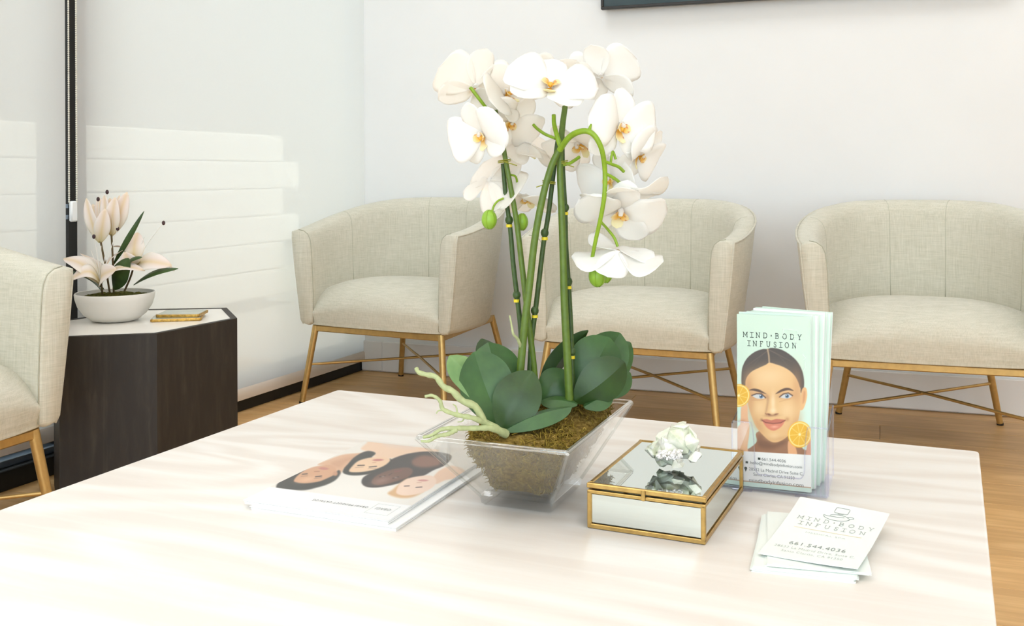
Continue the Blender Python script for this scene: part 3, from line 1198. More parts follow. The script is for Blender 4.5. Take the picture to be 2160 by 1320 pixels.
# leaves: base, tip (picture columns and rows give height and side; dd = depth from the planter's middle)
LEAVES = [
    ((1060, 903, -0.060), (1000, 742, -0.035), 0.068, (-0.25, -1, 0.35), 0.010, 0.16, 'leaf', 0.58),
    ((1056, 905, -0.075), (1123, 783, -0.055), 0.058, (-0.15, -1, 0.15), 0.010, 0.10, 'leaf_dark', 0.50),
    ((1066, 880, -0.045), (1030, 722, -0.005), 0.066, (0.1, -1, 0.3), 0.012, 0.16, 'leaf', 0.62),
    ((1060, 880, -0.050), (948, 750, -0.010), 0.040, (-0.3, -0.6, 0.9), 0.014, 0.14, 'leaf_pale', 0.65),
    ((1080, 870, -0.030), (1016, 714, 0.025), 0.048, (0.5, -1, 0.1), 0.014, 0.12, 'leaf_dark', 0.5),
    ((1064, 908, -0.080), (1206, 858, -0.070), 0.030, (0.15, -0.45, 1), 0.006, 0.30, 'leaf', 0.55),
    ((1214, 838, 0.000), (1286, 712, 0.012), 0.068, (0.1, -1, 0.25), 0.010, 0.16, 'leaf', 0.62),
    ((1226, 836, 0.020), (1308, 702, 0.040), 0.060, (-0.1, -1, 0.3), 0.010, 0.14, 'leaf', 0.62),
    ((1234, 842, 0.030), (1330, 722, 0.050), 0.046, (0.35, -1, 0.2), 0.010, 0.12, 'leaf', 0.6),
    ((1212, 846, -0.020), (1318, 764, -0.015), 0.056, (0.25, -1, 0.1), 0.010, 0.14, 'leaf_dark', 0.55),
    ((1138, 846, 0.000), (1241, 697, 0.025), 0.030, (0.8, -1, 0.0), -0.012, 0.20, 'leaf_dark', 0.5),
    ((1142, 850, -0.005), (1196, 782, 0.010), 0.046, (-0.2, -1, 0.2), 0.006, 0.12, 'leaf', 0.6),
    ((1218, 852, -0.030), (1140, 846, -0.020), 0.026, (0, -0.5, 1), 0.004, 0.16, 'leaf', 0.5),
    ((1232, 858, -0.028), (1292, 833, -0.010), 0.026, (0.2, -0.5, 1), 0.003, 0.30, 'leaf', 0.5),
    ((1262, 838, 0.025), (1330, 786, 0.035), 0.036, (0.3, -1, 0.4), 0.006, 0.14, 'leaf', 0.6),
]
for i, (b0_, t0_, wd, nr, bend, fold, mt, wst) in enumerate(LEAVES):
    o = part('leaf', leaf(orc(*b0_), orc(*t0_), wd, nr, bend, -fold * 1.9, wst, thick=0.0012, blunt=0.3, nu=10, nv=22), M[mt], orchid, 28)

# stems, stakes with nodes
def opath(pts, n=24):
    return catmull([orc(*p) for p in pts], n)


def stem(pts, r, mat, n=28, name='stem', parent=None):
    path = opath(pts, n)
    m = len(path)
    rr = r if hasattr(r, '__len__') else (r, r)
    return part(name, MB().tube(path, [rr[0] + (rr[1] - rr[0]) * k / (m - 1) for k in range(m)], 8), M[mat], parent or orchid, 60)


s_left = stem([(1132, 850, -0.01), (1126, 770, -0.012), (1115, 680, -0.015), (1101, 560, -0.015), (1090, 470, -0.015), (1078, 400, -0.015), (1066, 335, -0.012), (1060, 300, -0.01), (1050, 255, -0.01), (1045, 232, -0.01)], (0.0043, 0.0028), 'stem')
s_mid = stem([(1096, 800, -0.03), (1106, 690, -0.03), (1117, 600, -0.03), (1128, 505, -0.03), (1145, 415, -0.03), (1164, 348, -0.03), (1182, 312, -0.03)], (0.0052, 0.0042), 'stem')
s_right = stem([(1201, 848, -0.02), (1197, 760, -0.022), (1191, 650, -0.022), (1188, 540, -0.022), (1184, 430, -0.022), (1181, 340, -0.02), (1186, 270, -0.01), (1192, 225, 0.0)], (0.0055, 0.0038), 'stem')
stem([(1181, 316, -0.034), (1198, 292, -0.05), (1218, 279, -0.064), (1240, 277, -0.070), (1257, 290, -0.072), (1270, 318, -0.070), (1276, 360, -0.060), (1275, 410, -0.060), (1268, 455, -0.055), (1259, 495, -0.045), (1250, 540, -0.035), (1247, 570, -0.03)], (0.0040, 0.0022), 'stem_hi', 48)
stem([(1183, 312, -0.03), (1175, 286, -0.03), (1169, 262, -0.035), (1168, 242, -0.04)], (0.0034, 0.0026), 'stem_hi')
stem([(1172, 292, -0.02), (1150, 283, -0.01), (1134, 272, 0.0), (1125, 263, 0.005)], 0.0020, 'stem_hi')
stem([(1184, 348, -0.02), (1200, 345, -0.02), (1212, 338, -0.015), (1222, 331, -0.01)], 0.0022, 'stem_hi')
stem([(1242, 278, -0.07), (1245, 268, -0.068), (1247, 262, -0.066)], (0.0026, 0.001), 'stem_hi')
stem([(1275, 340, -0.065), (1292, 347, -0.06), (1305, 352, -0.055), (1316, 362, -0.05)], 0.0020, 'stem_hi')
stem([(1288, 346, -0.06), (1290, 330, -0.055), (1293, 320, -0.05), (1299, 336, -0.05)], 0.0016, 'stem_hi')
stem([(1277, 366, -0.06), (1294, 375, -0.055), (1308, 386, -0.045), (1316, 400, -0.032)], 0.0020, 'stem_hi')
stem([(1266, 466, -0.052), (1284, 486, -0.034), (1296, 502, -0.038), (1303, 520, -0.04)], 0.0018, 'stem_hi')
stem([(1048, 243, -0.01), (1030, 232, -0.015), (1012, 210, -0.02), (992, 184, -0.02)], (0.0019, 0.0023), 'stem_hi')
stem([(1046, 250, -0.01), (1030, 256, -0.02), (1020, 258, -0.03)], 0.0020, 'stem_hi')
stem([(1076, 368, -0.012), (1088, 373, -0.005), (1091, 390, 0.0), (1090, 405, 0.003)], 0.0014, 'stem_hi')
stem([(1062, 418, -0.012), (1050, 424, -0.015), (1042, 434, -0.018), (1038, 446, -0.02)], 0.0013, 'stem_hi')
stem([(1240, 186, 0.0), (1248, 178, 0.01), (1256, 172, 0.02)], 0.0022, 'stem_hi')


def stake(pts, nodes, label=None):
    o = stem(pts, (0.0036, 0.0030), 'stake', 30, 'stake')
    for (x, y, dd) in nodes:
        c = orc(x, y, dd)
        part('node', MB().ball(c, (0.0052, 0.0052, 0.0060), 10, 6), M['stake'], o, 180)
        c2 = orc(x, y + 12, dd)
        part('yellow_ring', MB().tube([c2 + Vector((0, 0, -0.0018)), c2 + Vector((0, 0, 0.0018))], 0.0041, 10), M['ring'], o, 60)
    return o


stake([(1102, 760, -0.005), (1098, 690, -0.006), (1092, 635, -0.006), (1083, 560, -0.006), (1076, 480, -0.006), (1067, 415, -0.006), (1061, 345, -0.004)], [(1074, 464, -0.006), (1090, 622, -0.006)])
stake([(1116, 812, -0.012), (1121, 720, -0.012), (1130, 650, -0.012), (1139, 575, -0.012), (1147, 510, -0.012), (1157, 450, -0.012), (1168, 360, -0.012), (1176, 300, -0.008), (1180, 284, -0.008)], [(1149, 491, -0.012), (1128, 655, -0.012)])
stake([(1208, 830, -0.012), (1206, 745, -0.012), (1203, 670, -0.012), (1199, 595, -0.012), (1194, 520, -0.012), (1192, 440, -0.012), (1187, 350, -0.01), (1186, 255, -0.006)], [(1192, 438, -0.012), (1199, 594, -0.012), (1206, 741, -0.012)])


def tie(x, y, dd, tilt):
    mb = MB()
    c = orc(x, y, dd)
    for k in range(2):
        ring = []
        for i in range(13):
            a = 2 * math.pi * i / 12
            ring.append(c + Vector((0.0078 * math.cos(a), 0.0075 * math.sin(a), 0.002 * k + 0.0012 * math.cos(a) * tilt)))
        mb.tube(ring, 0.0008, 5)
    e = orc(x, y, dd - 0.008)
    mb.tube([e, e + Vector((tilt * 0.010, -0.002, -0.003)), e + Vector((tilt * 0.016, -0.002, -0.005))], 0.0007, 5)
    part('wire_tie', mb, M['wire'], orchid, 60)


tie(1064, 341, -0.011, 1)
tie(1158, 386, -0.022, -1)
tie(1184, 344, -0.016, 1)


def bud(x, y, dd, sx, sz):
    c = orc(x, y, dd)
    b_ = part('bud', MB().ball(c, (sx, sx, sz), 14, 10), M['bud'], orchid, 180, 'green flower bud')
    mb = MB()
    for a in (-1.9, -0.9, 0.5, 2.2):
        mb.tube([c + Vector((math.cos(a) * sx * math.sin(t) * 1.01, math.sin(a) * sx * math.sin(t) * 1.01, sz * math.cos(t) * 1.01)) for t in [math.pi * q / 10 for q in range(1, 10)]], 0.0005, 4)
    part('bud_ridge', mb, M['stem_hi'], b_, 180)


bud(1032, 463, -0.02, 0.0098, 0.0125)
bud(1101, 468, 0.005, 0.0080, 0.0112)
bud(1260, 582, -0.030, 0.0110, 0.0140)
bud(1278, 578, -0.010, 0.0085, 0.0115)

# aerial roots
ROOTS = [
    ([(1068, 916, -0.085), (1048, 905, -0.095), (1020, 888, -0.105), (1004, 858, -0.110), (975, 845, -0.115), (955, 825, -0.115), (935, 815, -0.115), (920, 795, -0.11), (900, 790, -0.11), (883, 785, -0.108), (878, 776, -0.105)], (0.0052, 0.0024)),
    ([(1030, 897, -0.1), (1000, 882, -0.118), (965, 875, -0.122), (935, 863, -0.125), (928, 845, -0.125), (912, 834, -0.125), (896, 836, -0.125)], (0.0034, 0.0016)),
    ([(1066, 914, -0.085), (1035, 903, -0.105), (1000, 903, -0.115), (960, 903, -0.125), (932, 905, -0.13), (910, 918, -0.132), (892, 922, -0.132)], (0.0040, 0.0016)),
    ([(963, 906, -0.126), (945, 915, -0.130), (922, 920, -0.133), (905, 930, -0.135), (888, 930, -0.136)], (0.0030, 0.0013)),
    ([(936, 865, -0.125), (925, 866, -0.125), (920, 872, -0.125)], (0.0010, 0.0006)),
    ([(965, 874, -0.122), (962, 858, -0.122), (955, 852, -0.122)], (0.0012, 0.0006)),
    ([(980, 880, -0.120), (975, 888, -0.120), (965, 890, -0.120)], (0.0010, 0.0005)),
    ([(1100, 735, -0.03), (1092, 715, -0.04), (1083, 705, -0.045), (1080, 690, -0.045), (1075, 665, -0.045)], (0.0022, 0.0010)),
    ([(1284, 848, 0.03), (1292, 838, 0.03), (1301, 824, 0.03), (1308, 812, 0.03)], (0.0030, 0.0022)),
]
for pts, r in ROOTS:
    path = opath(pts, 26)
    m = len(path)
    rad = [(r[0] + (r[1] - r[0]) * k / (m - 1)) * (1 + 0.13 * math.sin(k * 2.3)) for k in range(m)]
    part('aerial_root', MB().tube(path, rad, 8), M['root'], orchid, 60)

# flowers: petals share mesh data
def petal_mesh(name, L, W, mat, widest, blunt, fold, bend, ruffle, curl=0.0, droop=0.0):
    return mesh_of(leaf((0.002, 0, 0), (L, 0, 0), W, (0, 0, 1), bend, fold, widest, droop, blunt, 10, 12, 0.0005, ruffle, curl), name, M[mat], 180)


PM = {}
for sfx, mt in (('a', 'petal'), ('b', 'petal_blush')):
    PM['petal' + sfx] = [petal_mesh('petal', 0.046, 0.056, mt, 0.62, 0.9, 0.10, 0.003, 0.0015), petal_mesh('petal', 0.046, 0.056, mt, 0.58, 0.9, -0.05, 0.007, 0.002, 0.0, -0.006)]
    PM['sepal' + sfx] = [petal_mesh('sepal', 0.044, 0.033, mt, 0.5, 0.6, 0.06, 0.003, 0.001), petal_mesh('sepal', 0.043, 0.031, mt, 0.5, 0.6, -0.06, 0.004, 0.0012, 0.0, -0.008)]


def lip_mesh():
    mb = MB()
    for sgn in (-1, 1):
        q = leaf((0, 0, 0.002), (sgn * 0.009, -0.002, 0.011), 0.010, (-sgn, 0.2, 0.8), 0.002, 0.2, 0.6, thick=0.0005, nu=6, nv=8)
        mb.add(q.v, q.f)
    q = leaf((0, -0.001, 0.002), (0, -0.017, 0.012), 0.012, (0, 0.6, 1), -0.003, 0.2, 0.7, thick=0.0005, nu=6, nv=8)
    mb.add(q.v, q.f)
    mb.ball((0, -0.002, 0.007), (0.003, 0.003, 0.0025), 8, 5)
    me = mesh_of(mb, 'lip', M['lip'], 60)

    def f(co):
        r = (co.x ** 2 + (co.y + 0.002) ** 2 + (co.z - 0.005) ** 2) ** 0.5
        k = sstep(0.003, 0.013, r)
        c0, c1 = np.array(lin(244, 190, 66)), np.array(lin(250, 243, 200))
        c = c0 * (1 - k) + c1 * k
        if math.sin(co.x * 3100) * math.sin(co.y * 2700) > 0.86 and r < 0.011:
            c = np.array(lin(200, 96, 70))
        return tuple(c)
    colour_mesh(me, f)
    return me


LIP = lip_mesh()
COLUMN = mesh_of(MB().tube([(0, 0.001, 0), (0, 0.003, 0.006), (0, 0.001, 0.010)], [0.003, 0.0032, 0.002], 8), 'column', M['petal'], 60)
NF = [0]


def flower(x, y, dd, face, roll=0.0, size=1.0, kind='a', spread=0.12, jit=0.1):
    NF[0] += 1
    rr = random.Random(NF[0] * 13)
    f = Vector(face).normalized()
    up = Vector((0, 0, 1)) if abs(f.z) < 0.9 else Vector((0, -1, 0))
    xx = up.cross(f).normalized()
    yy = f.cross(xx)
    R = Matrix((xx, yy, f)).transposed().to_4x4() @ Matrix.Rotation(math.radians(roll), 4, 'Z') @ Matrix.Scale(size, 4)
    fl = bpy.data.objects.new('flower', None)
    COL.objects.link(fl)
    fl.empty_display_size = 0.02
    fl.parent = orchid
    fl.matrix_local = Matrix.Translation(orc(x, y, dd) - PC) @ R
    for nm, ang, lift in (('petal', 12, 0.06), ('petal', 168, 0.06), ('sepal', 90, -0.02), ('sepal', 222, -0.02), ('sepal', 318, -0.02)):
        me = PM[nm + kind][rr.randrange(2)]
        o = link(nm, me, fl)
        a = math.radians(ang + rr.uniform(-8, 8))
        tilt = spread + rr.uniform(-jit, jit)
        o.matrix_local = Matrix.Translation((0, 0, 0.0015 if nm == 'petal' else 0)) @ Matrix.Rotation(a, 4, 'Z') @ Matrix.Rotation(-tilt, 4, 'Y') @ Matrix.Rotation(rr.uniform(-0.12, 0.12), 4, 'X')
    link('lip', LIP, fl)
    link('column', COLUMN, fl)
    return fl


FLOWERS = [
    # x, y, depth, facing, roll, size, kind, spread
    (1020, 284, -0.035, (-0.62, -0.8, -0.30), 14, 1.05, 'a', 0.25),
    (1003, 184, -0.020, (-0.25, 0.85, 0.55), 10, 1.15, 'b', 0.15),
    (1062, 200, 0.010, (0.45, -0.35, 0.30), 25, 1.10, 'b', 0.2),
    (1160, 188, -0.050, (0.10, -0.75, 0.85), -14, 1.28, 'a', 0.22),
    (1172, 178, 0.015, (-0.1, 0.75, 0.75), 20, 1.10, 'b', 0.2),
    (1268, 162, 0.035, (0.25, 0.75, 0.60), -12, 1.12, 'a', 0.25),
    (1304, 268, -0.030, (0.60, -0.85, -0.08), -10, 1.16, 'a', 0.12),
    (1345, 325, 0.005, (0.75, -0.45, -0.55), -25, 1.0, 'a', 0.2),
    (1222, 300, 0.030, (-0.25, -0.55, -0.80), 30, 1.10, 'b', 0.25),
    (1112, 300, 0.035, (-0.30, 0.30, -0.75), -10, 1.18, 'b', 0.25),
    (1030, 380, 0.010, (0.50, 0.55, -0.55), 25, 1.12, 'b', 0.25),
    (1112, 412, 0.030, (-0.25, -0.35, -0.90), 40, 0.98, 'b', 0.3),
    (1318, 400, -0.025, (0.12, -0.22, -0.98), 8, 1.22, 'a', 0.10),
    (1308, 440, -0.010, (-0.05, -0.62, -0.78), -12, 1.28, 'a', 0.2),
    (1303, 527, -0.040, (-0.10, 0.30, -0.90), 12, 1.24, 'a', 0.22),
    (1075, 255, 0.020, (0.2, -0.7, -0.5), -35, 1.0, 'b', 0.25),
    (1290, 375, 0.020, (-0.5, -0.6, -0.3), 10, 1.0, 'a', 0.25),
]
for fl in FLOWERS:
    flower(*fl)

# ------------------------------------------------------------------ potted lily on the side table
LB = pz(243, 676, ZM)
DL = LB.y
lily = thing('potted_lily', 'pale pink lilies in a round white bowl on the side table', 'potted plant', LB)
BR_ = 0.1055
prof = [(0.0001, 0.0), (0.045, 0.0), (0.062, 0.004), (0.082, 0.020), (0.097, 0.042), (0.1035, 0.062), (BR_, 0.076), (BR_ - 0.002, 0.079), (BR_ - 0.005, 0.078), (0.098, 0.062), (0.088, 0.045), (0.0001, 0.040)]
part('bowl', MB().lathe([(r, z) for r, z in prof], 48, LB), M['ceramic'], lily, 50, 'matte white bowl')


def lmoss(a, t):
    th = 2 * math.pi * a
    r = 0.099 * (1 - t)
    p = LB + Vector((r * math.cos(th), r * math.sin(th), 0.066 + 0.008 * (1 - (1 - t) ** 2)))
    p.z += 0.0035 * vnoise(p, 160, 3) + 0.003 * vnoise(p, 390, 1)
    return p


lm = part('moss', MB().grid(lmoss, 60, 14), M['moss_green'], lily, 180, 'green moss')
lm['kind'] = 'stuff'


def lp(x, y, dd=0.0):
    return pd(x, y, DL + dd)


def lily_flower(core, petals, pinks, wid=0.036, spots=()):
    fl = bpy.data.objects.new('flower', None)
    COL.objects.link(fl)
    fl.empty_display_size = 0.02
    fl.parent = lily
    fl.location = (0, 0, 0)
    ORG[fl] = LB
    c = lp(*core)
    for k, (x, y, dd, nr, bend) in enumerate(petals):
        tp = lp(x, y, dd)
        mb = leaf(c, tp, wid, nr, bend, 0.12, 0.5, 0.0, 0.0, 8, 14, 0.0007, 0.0008)
        o = part('petal', mb, M['lily'], fl, 180)
        L = (tp - c).length
        ax = (tp - c).normalized()
        base_o = c - LB
        side = ax.cross(Vector(nr).normalized()).normalized()

        def f(co, base_o=base_o, ax=ax, L=L, side=side):
            t = max(0, min(1, (co - base_o).dot(ax) / L))
            s = abs((co - base_o).dot(side)) / (wid / 2)
            edge = np.array(lin(252, 247, 242))
            pink = np.array(lin(250, 226, 216))
            yel = np.array(lin(232, 206, 96))
            k = math.exp(-(s / 0.22) ** 2)
            col = edge * (1 - pinks * 0.6 * math.exp(-(s / 0.6) ** 2)) + pink * (pinks * 0.6 * math.exp(-(s / 0.6) ** 2))
            kk = k * 0.55 * (1 - 0.5 * t)
            col = col * (1 - kk) + yel * kk
            g = (1 - t) ** 3
            col = col * (1 - 0.5 * g) + np.array(lin(214, 208, 110)) * 0.5 * g
            return tuple(col)
        colour_mesh(o.data, f)
    for (x, y, dd) in spots:
        tp = lp(x, y, dd)
        path = catmull([c, c.lerp(tp, 0.5) + Vector((0, 0, 0.006)), tp], 8)
        s = part('stamen', MB().tube(path, 0.0009, 5), M['ceramic'], fl, 60)
    return fl


ANTH = plain('dark_anther', lin(58, 34, 36), 0.6)


def anther(x, y, dd, fl):
    c = lp(x, y, dd)
    part('anther', MB().ball(c, (0.005, 0.0035, 0.0065), 8, 6), ANTH, fl, 180)


f1 = lily_flower((211, 512, 0.0), [(182, 418, -0.02, (-0.4, -1, 0), 0.006), (222, 440, -0.03, (0.3, -1, 0), 0.006), (208, 415, 0.03, (0, 1, 0), 0.006), (196, 430, 0.03, (-0.5, 0.8, 0), 0.006), (226, 448, 0.02, (0.8, 0.4, 0), 0.006)], 0.7, 0.044, [(207, 420, 0.0), (226, 405, 0.01)])
for q in ((207, 420, 0.0), (226, 405, 0.01)):
    anther(*q, f1)
f2 = lily_flower((235, 497, 0.01), [(268, 405, 0.0, (0.5, -1, 0), 0.005), (220, 411, 0.0, (-0.5, -1, 0), 0.005), (243, 416, -0.02, (0, -1, 0), 0.006), (252, 412, 0.035, (0.4, 1, 0), 0.005), (232, 418, 0.035, (-0.4, 1, 0), 0.005)], 0.8, 0.046)
f3 = lily_flower((213, 598, -0.03), [(134, 545, -0.03, (-0.3, -0.4, 1), 0.022), (148, 590, -0.07, (-0.4, -0.7, 0.8), 0.034), (262, 526, 0.02, (0, 0.2, 1), 0.016), (306, 571, -0.03, (0.4, -0.3, 1), 0.030), (170, 535, 0.03, (-0.2, 0.4, 1), 0.016), (245, 568, -0.10, (0.2, -1, 0.6), 0.016)], 0.8, 0.062,
                 [(192, 528, -0.03), (203, 522, -0.04), (213, 518, -0.03), (223, 530, -0.02), (198, 499, -0.03), (248, 482, 0.0)])
anther(198, 499, -0.03, f3)
anther(248, 482, 0.0, f3)
f4 = lily_flower((283, 560, 0.03), [(262, 532, -0.01, (-0.2, -0.8, 0.7), 0.018), (355, 552, 0.02, (0.2, -0.5, 1), 0.014), (362, 560, -0.02, (0.3, -0.8, 0.5), 0.020), (240, 520, 0.06, (-0.2, 0.3, 1), 0.02), (290, 490, 0.06, (0, 0.2, 1), 0.02), (368, 572, 0.05, (0.5, 0, 1), 0.03)], 1.0, 0.058,
                 [(305, 500, 0.03), (345, 470, 0.03)])
anther(345, 470, 0.03, f4)
for b0_, t0_, wd, nr, bend in (((240, 610, -0.01), (272, 545, -0.04), 0.062, (-0.3, -1, 0.2), 0.008), ((282, 600, 0.0), (376, 566, -0.02), 0.034, (0, -0.5, 1), 0.014), ((218, 618, 0.0), (156, 576, -0.04), 0.022, (-0.3, -0.4, 1), 0.014), ((238, 560, 0.02), (304, 445, 0.0), 0.016, (0.5, -1, 0.3), 0.008), ((220, 610, 0.02), (150, 572, 0.0), 0.018, (0, -0.4, 1), 0.012), ((262, 560, -0.01), (300, 542, -0.02), 0.022, (0, -0.6, 1), 0.008)):
    part('leaf', leaf(lp(*b0_), lp(*t0_), wd, nr, bend, -0.15, 0.5, 0, 0.0, 8, 14, 0.0009), M['leaf_lily'], lily, 60)
for pts in ([(216, 622, -0.02), (215, 610, -0.03), (213, 596, -0.03)], [(232, 620, 0.0), (222, 560, 0.0), (212, 508, 0.0)], [(240, 620, 0.01), (238, 550, 0.01), (235, 494, 0.01)], [(262, 615, 0.02), (275, 585, 0.03), (284, 556, 0.03)]):
    part('stem', MB().tube(catmull([lp(*p) for p in pts], 10), 0.0028, 7), plain('brown_stem', lin(92, 76, 44), 0.7), lily, 60)

# ------------------------------------------------------------------ coasters
def coaster(cx, cy, zc, ang, label, side=0.125):
    c = pz(cx, cy, zc)
    t = thing('coaster', label, 'coaster', c, group='gilt-edged coasters')
    rr = random.Random(int(cx * 7))
    n = 24
    outl = []
    for p in round_rect(side, side * 0.86, 0.008, 5):
        a = math.radians(ang)
        outl.append((c.x + p[0] * math.cos(a) - p[1] * math.sin(a), c.y + p[0] * math.sin(a) + p[1] * math.cos(a)))
    body = MB()
    m = len(outl)
    for z, k in ((0.0, 0.985), (0.002, 1.0), (0.006, 1.0), (0.008, 0.985)):
        for p in outl:
            q = k + rr.uniform(-0.008, 0.008)
            body.v.append((c.x + (p[0] - c.x) * q, c.y + (p[1] - c.y) * q, zc + z))
    for l in range(3):
        for i in range(m):
            body.f.append((l * m + i, l * m + (i + 1) % m, (l + 1) * m + (i + 1) % m, (l + 1) * m + i))
    body.f.append(tuple(range(m))[::-1])
    body.f.append(tuple(range(3 * m, 4 * m)))
    part('gilded_edge', body, M['gilt'], t)
    face = MB().prism([(c.x + (p[0] - c.x) * 0.955, c.y + (p[1] - c.y) * 0.955) for p in outl], zc + 0.007, zc + 0.0084)
    part('top_face', face, M['agate'], t, label='grey-green stone face')


coaster(376, 672, ZM, 12, 'lower gilt-edged stone coaster lying on the marble top', 0.135)
coaster(385, 664, ZM + 0.0086, 2, 'upper gilt-edged stone coaster resting on another coaster', 0.12)

# ------------------------------------------------------------------ printing: flat pictures as vertex colours, lettering as flat shapes
class Canvas:
    """colour picture sampled at the points (X, Y), in whatever drawing units the shapes use"""

    def __init__(self, X, Y, bg):
        self.X, self.Y = X, Y
        self.c = np.empty(X.shape + (3,))
        self.c[:] = bg

    def _blend(self, m, col):
        col = np.array(col, float)
        self.c = self.c * (1 - m[..., None]) + col * m[..., None]

    def poly(self, pts, col, soft=4.0, alpha=1.0):
        X, Y = self.X, self.Y
        inside = np.zeros(X.shape, bool)
        dist = np.full(X.shape, 1e9)
        n = len(pts)
        for i in range(n):
            x0, y0 = pts[i]
            x1, y1 = pts[(i + 1) % n]
            cond = ((y0 > Y) != (y1 > Y))
            with np.errstate(divide='ignore', invalid='ignore'):
                xi = (x1 - x0) * (Y - y0) / ((y1 - y0) if y1 != y0 else 1e-9) + x0
            inside ^= cond & (X < xi)
            dx, dy = x1 - x0, y1 - y0
            t = np.clip(((X - x0) * dx + (Y - y0) * dy) / (dx * dx + dy * dy + 1e-9), 0, 1)
            dist = np.minimum(dist, np.hypot(X - x0 - t * dx, Y - y0 - t * dy))
        sd = np.where(inside, dist, -dist)
        t = np.clip(sd / soft * 0.5 + 0.5, 0, 1)
        self._blend(t * t * (3 - 2 * t) * alpha, col)

    def smooth(self, pts, col, soft=4.0, alpha=1.0, n=6):
        m = len(pts)
        out = []
        for i in range(m):
            p0, p1, p2, p3 = [np.array(pts[(i + k) % m], float) for k in (-1, 0, 1, 2)]
            for k in range(n):
                f = k / n
                out.append(tuple(0.5 * (2 * p1 + (p2 - p0) * f + (2 * p0 - 5 * p1 + 4 * p2 - p3) * f * f + (3 * p1 - p0 - 3 * p2 + p3) * f ** 3)))
        self.poly(out, col, soft, alpha)

    def ell(self, cx, cy, rx, ry, col, soft=0.1, alpha=1.0, ang=0.0):
        ca, sa = math.cos(ang), math.sin(ang)
        dx, dy = self.X - cx, self.Y - cy
        r = np.hypot((dx * ca + dy * sa) / rx, (-dx * sa + dy * ca) / ry)
        t = np.clip((1 - r) / soft * 0.5 + 0.5, 0, 1)
        self._blend(t * t * (3 - 2 * t) * alpha, col)

    def glow(self, cx, cy, rx, ry, col, alpha, ang=0.0):
        ca, sa = math.cos(ang), math.sin(ang)
        dx, dy = self.X - cx, self.Y - cy
        r2 = ((dx * ca + dy * sa) / rx) ** 2 + ((-dx * sa + dy * ca) / ry) ** 2
        self._blend(np.exp(-r2) * alpha, col)

    def line(self, pts, w, col, soft=3.0, alpha=1.0):
        dist = np.full(self.X.shape, 1e9)
        for (x0, y0), (x1, y1) in zip(pts[:-1], pts[1:]):
            dx, dy = x1 - x0, y1 - y0
            t = np.clip(((self.X - x0) * dx + (self.Y - y0) * dy) / (dx * dx + dy * dy + 1e-9), 0, 1)
            dist = np.minimum(dist, np.hypot(self.X - x0 - t * dx, self.Y - y0 - t * dy))
        t = np.clip((w / 2 - dist) / soft * 0.5 + 0.5, 0, 1)
        self._blend(t * alpha, col)


def print_mesh(name, parent, o, ux, uy, w, h, nu, nv, painter, mat='print'):
    """flat picture on the rectangle o + ux*[0,w] + uy*[0,h]; painter(U, V) gives 0..255 colours"""
    U, V = np.meshgrid(np.linspace(0, 1, nu + 1), np.linspace(0, 1, nv + 1))
    cols = lin_np(painter(U, V) * 0.94).reshape(-1, 3)
    org = ORG.get(parent, Vector((0, 0, 0)))
    o = np.array(o - org)
    pts = o[None] + np.array(ux)[None] * (U.reshape(-1, 1) * w) + np.array(uy)[None] * (V.reshape(-1, 1) * h)
    me = bpy.data.meshes.new(name)
    W = nu + 1
    idx = (np.arange(nv)[:, None] * W + np.arange(nu)[None]).reshape(-1)
    faces = np.stack([idx, idx + 1, idx + W + 1, idx + W], 1)
    me.vertices.add(len(pts))
    me.vertices.foreach_set('co', pts.astype(np.float32).ravel())
    me.loops.add(faces.size)
    me.loops.foreach_set('vertex_index', faces.astype(np.int32).ravel())
    me.polygons.add(len(faces))
    me.polygons.foreach_set('loop_start', np.arange(0, faces.size, 4, dtype=np.int32))
    me.update(calc_edges=True)
    me.validate()
    at = me.color_attributes.new('Col', 'FLOAT_COLOR', 'POINT')
    at.data.foreach_set('color', np.concatenate([cols, np.ones((len(cols), 1))], 1).astype(np.float32).ravel())
    me.materials.append(M[mat])
    return link(name, me, parent)


TXM = {}


def text(body, size, mat, parent, o, ux, uy, align='CENTER', space=1.0, width=None, thin=0.0):
    cu = bpy.data.curves.new('text', 'FONT')
    cu.body = body
    cu.size = size
    cu.align_x = align
    cu.space_character = space
    cu.offset = thin
    tmp = bpy.data.objects.new('text', cu)
    COL.objects.link(tmp)
    bpy.context.view_layer.update()
    me = bpy.data.meshes.new_from_object(tmp.evaluated_get(bpy.context.evaluated_depsgraph_get()))
    bpy.data.objects.remove(tmp)
    bpy.data.curves.remove(cu)
    me.materials.clear()
    me.materials.append(M[mat])
    ob = link('lettering', me, parent)
    k = 1.0
    if width:
        xs = [v.co.x for v in me.vertices]
        k = width / max(1e-9, max(xs) - min(xs))
    ux, uy = Vector(ux).normalized(), Vector(uy).normalized()
    n = ux.cross(uy)
    org = ORG.get(parent, Vector((0, 0, 0)))
    TXM[ob] = Matrix.Translation(Vector(o) - org) @ Matrix((ux * k, uy, n)).transposed().to_4x4()
    ob.matrix_local = TXM[ob]
    return ob


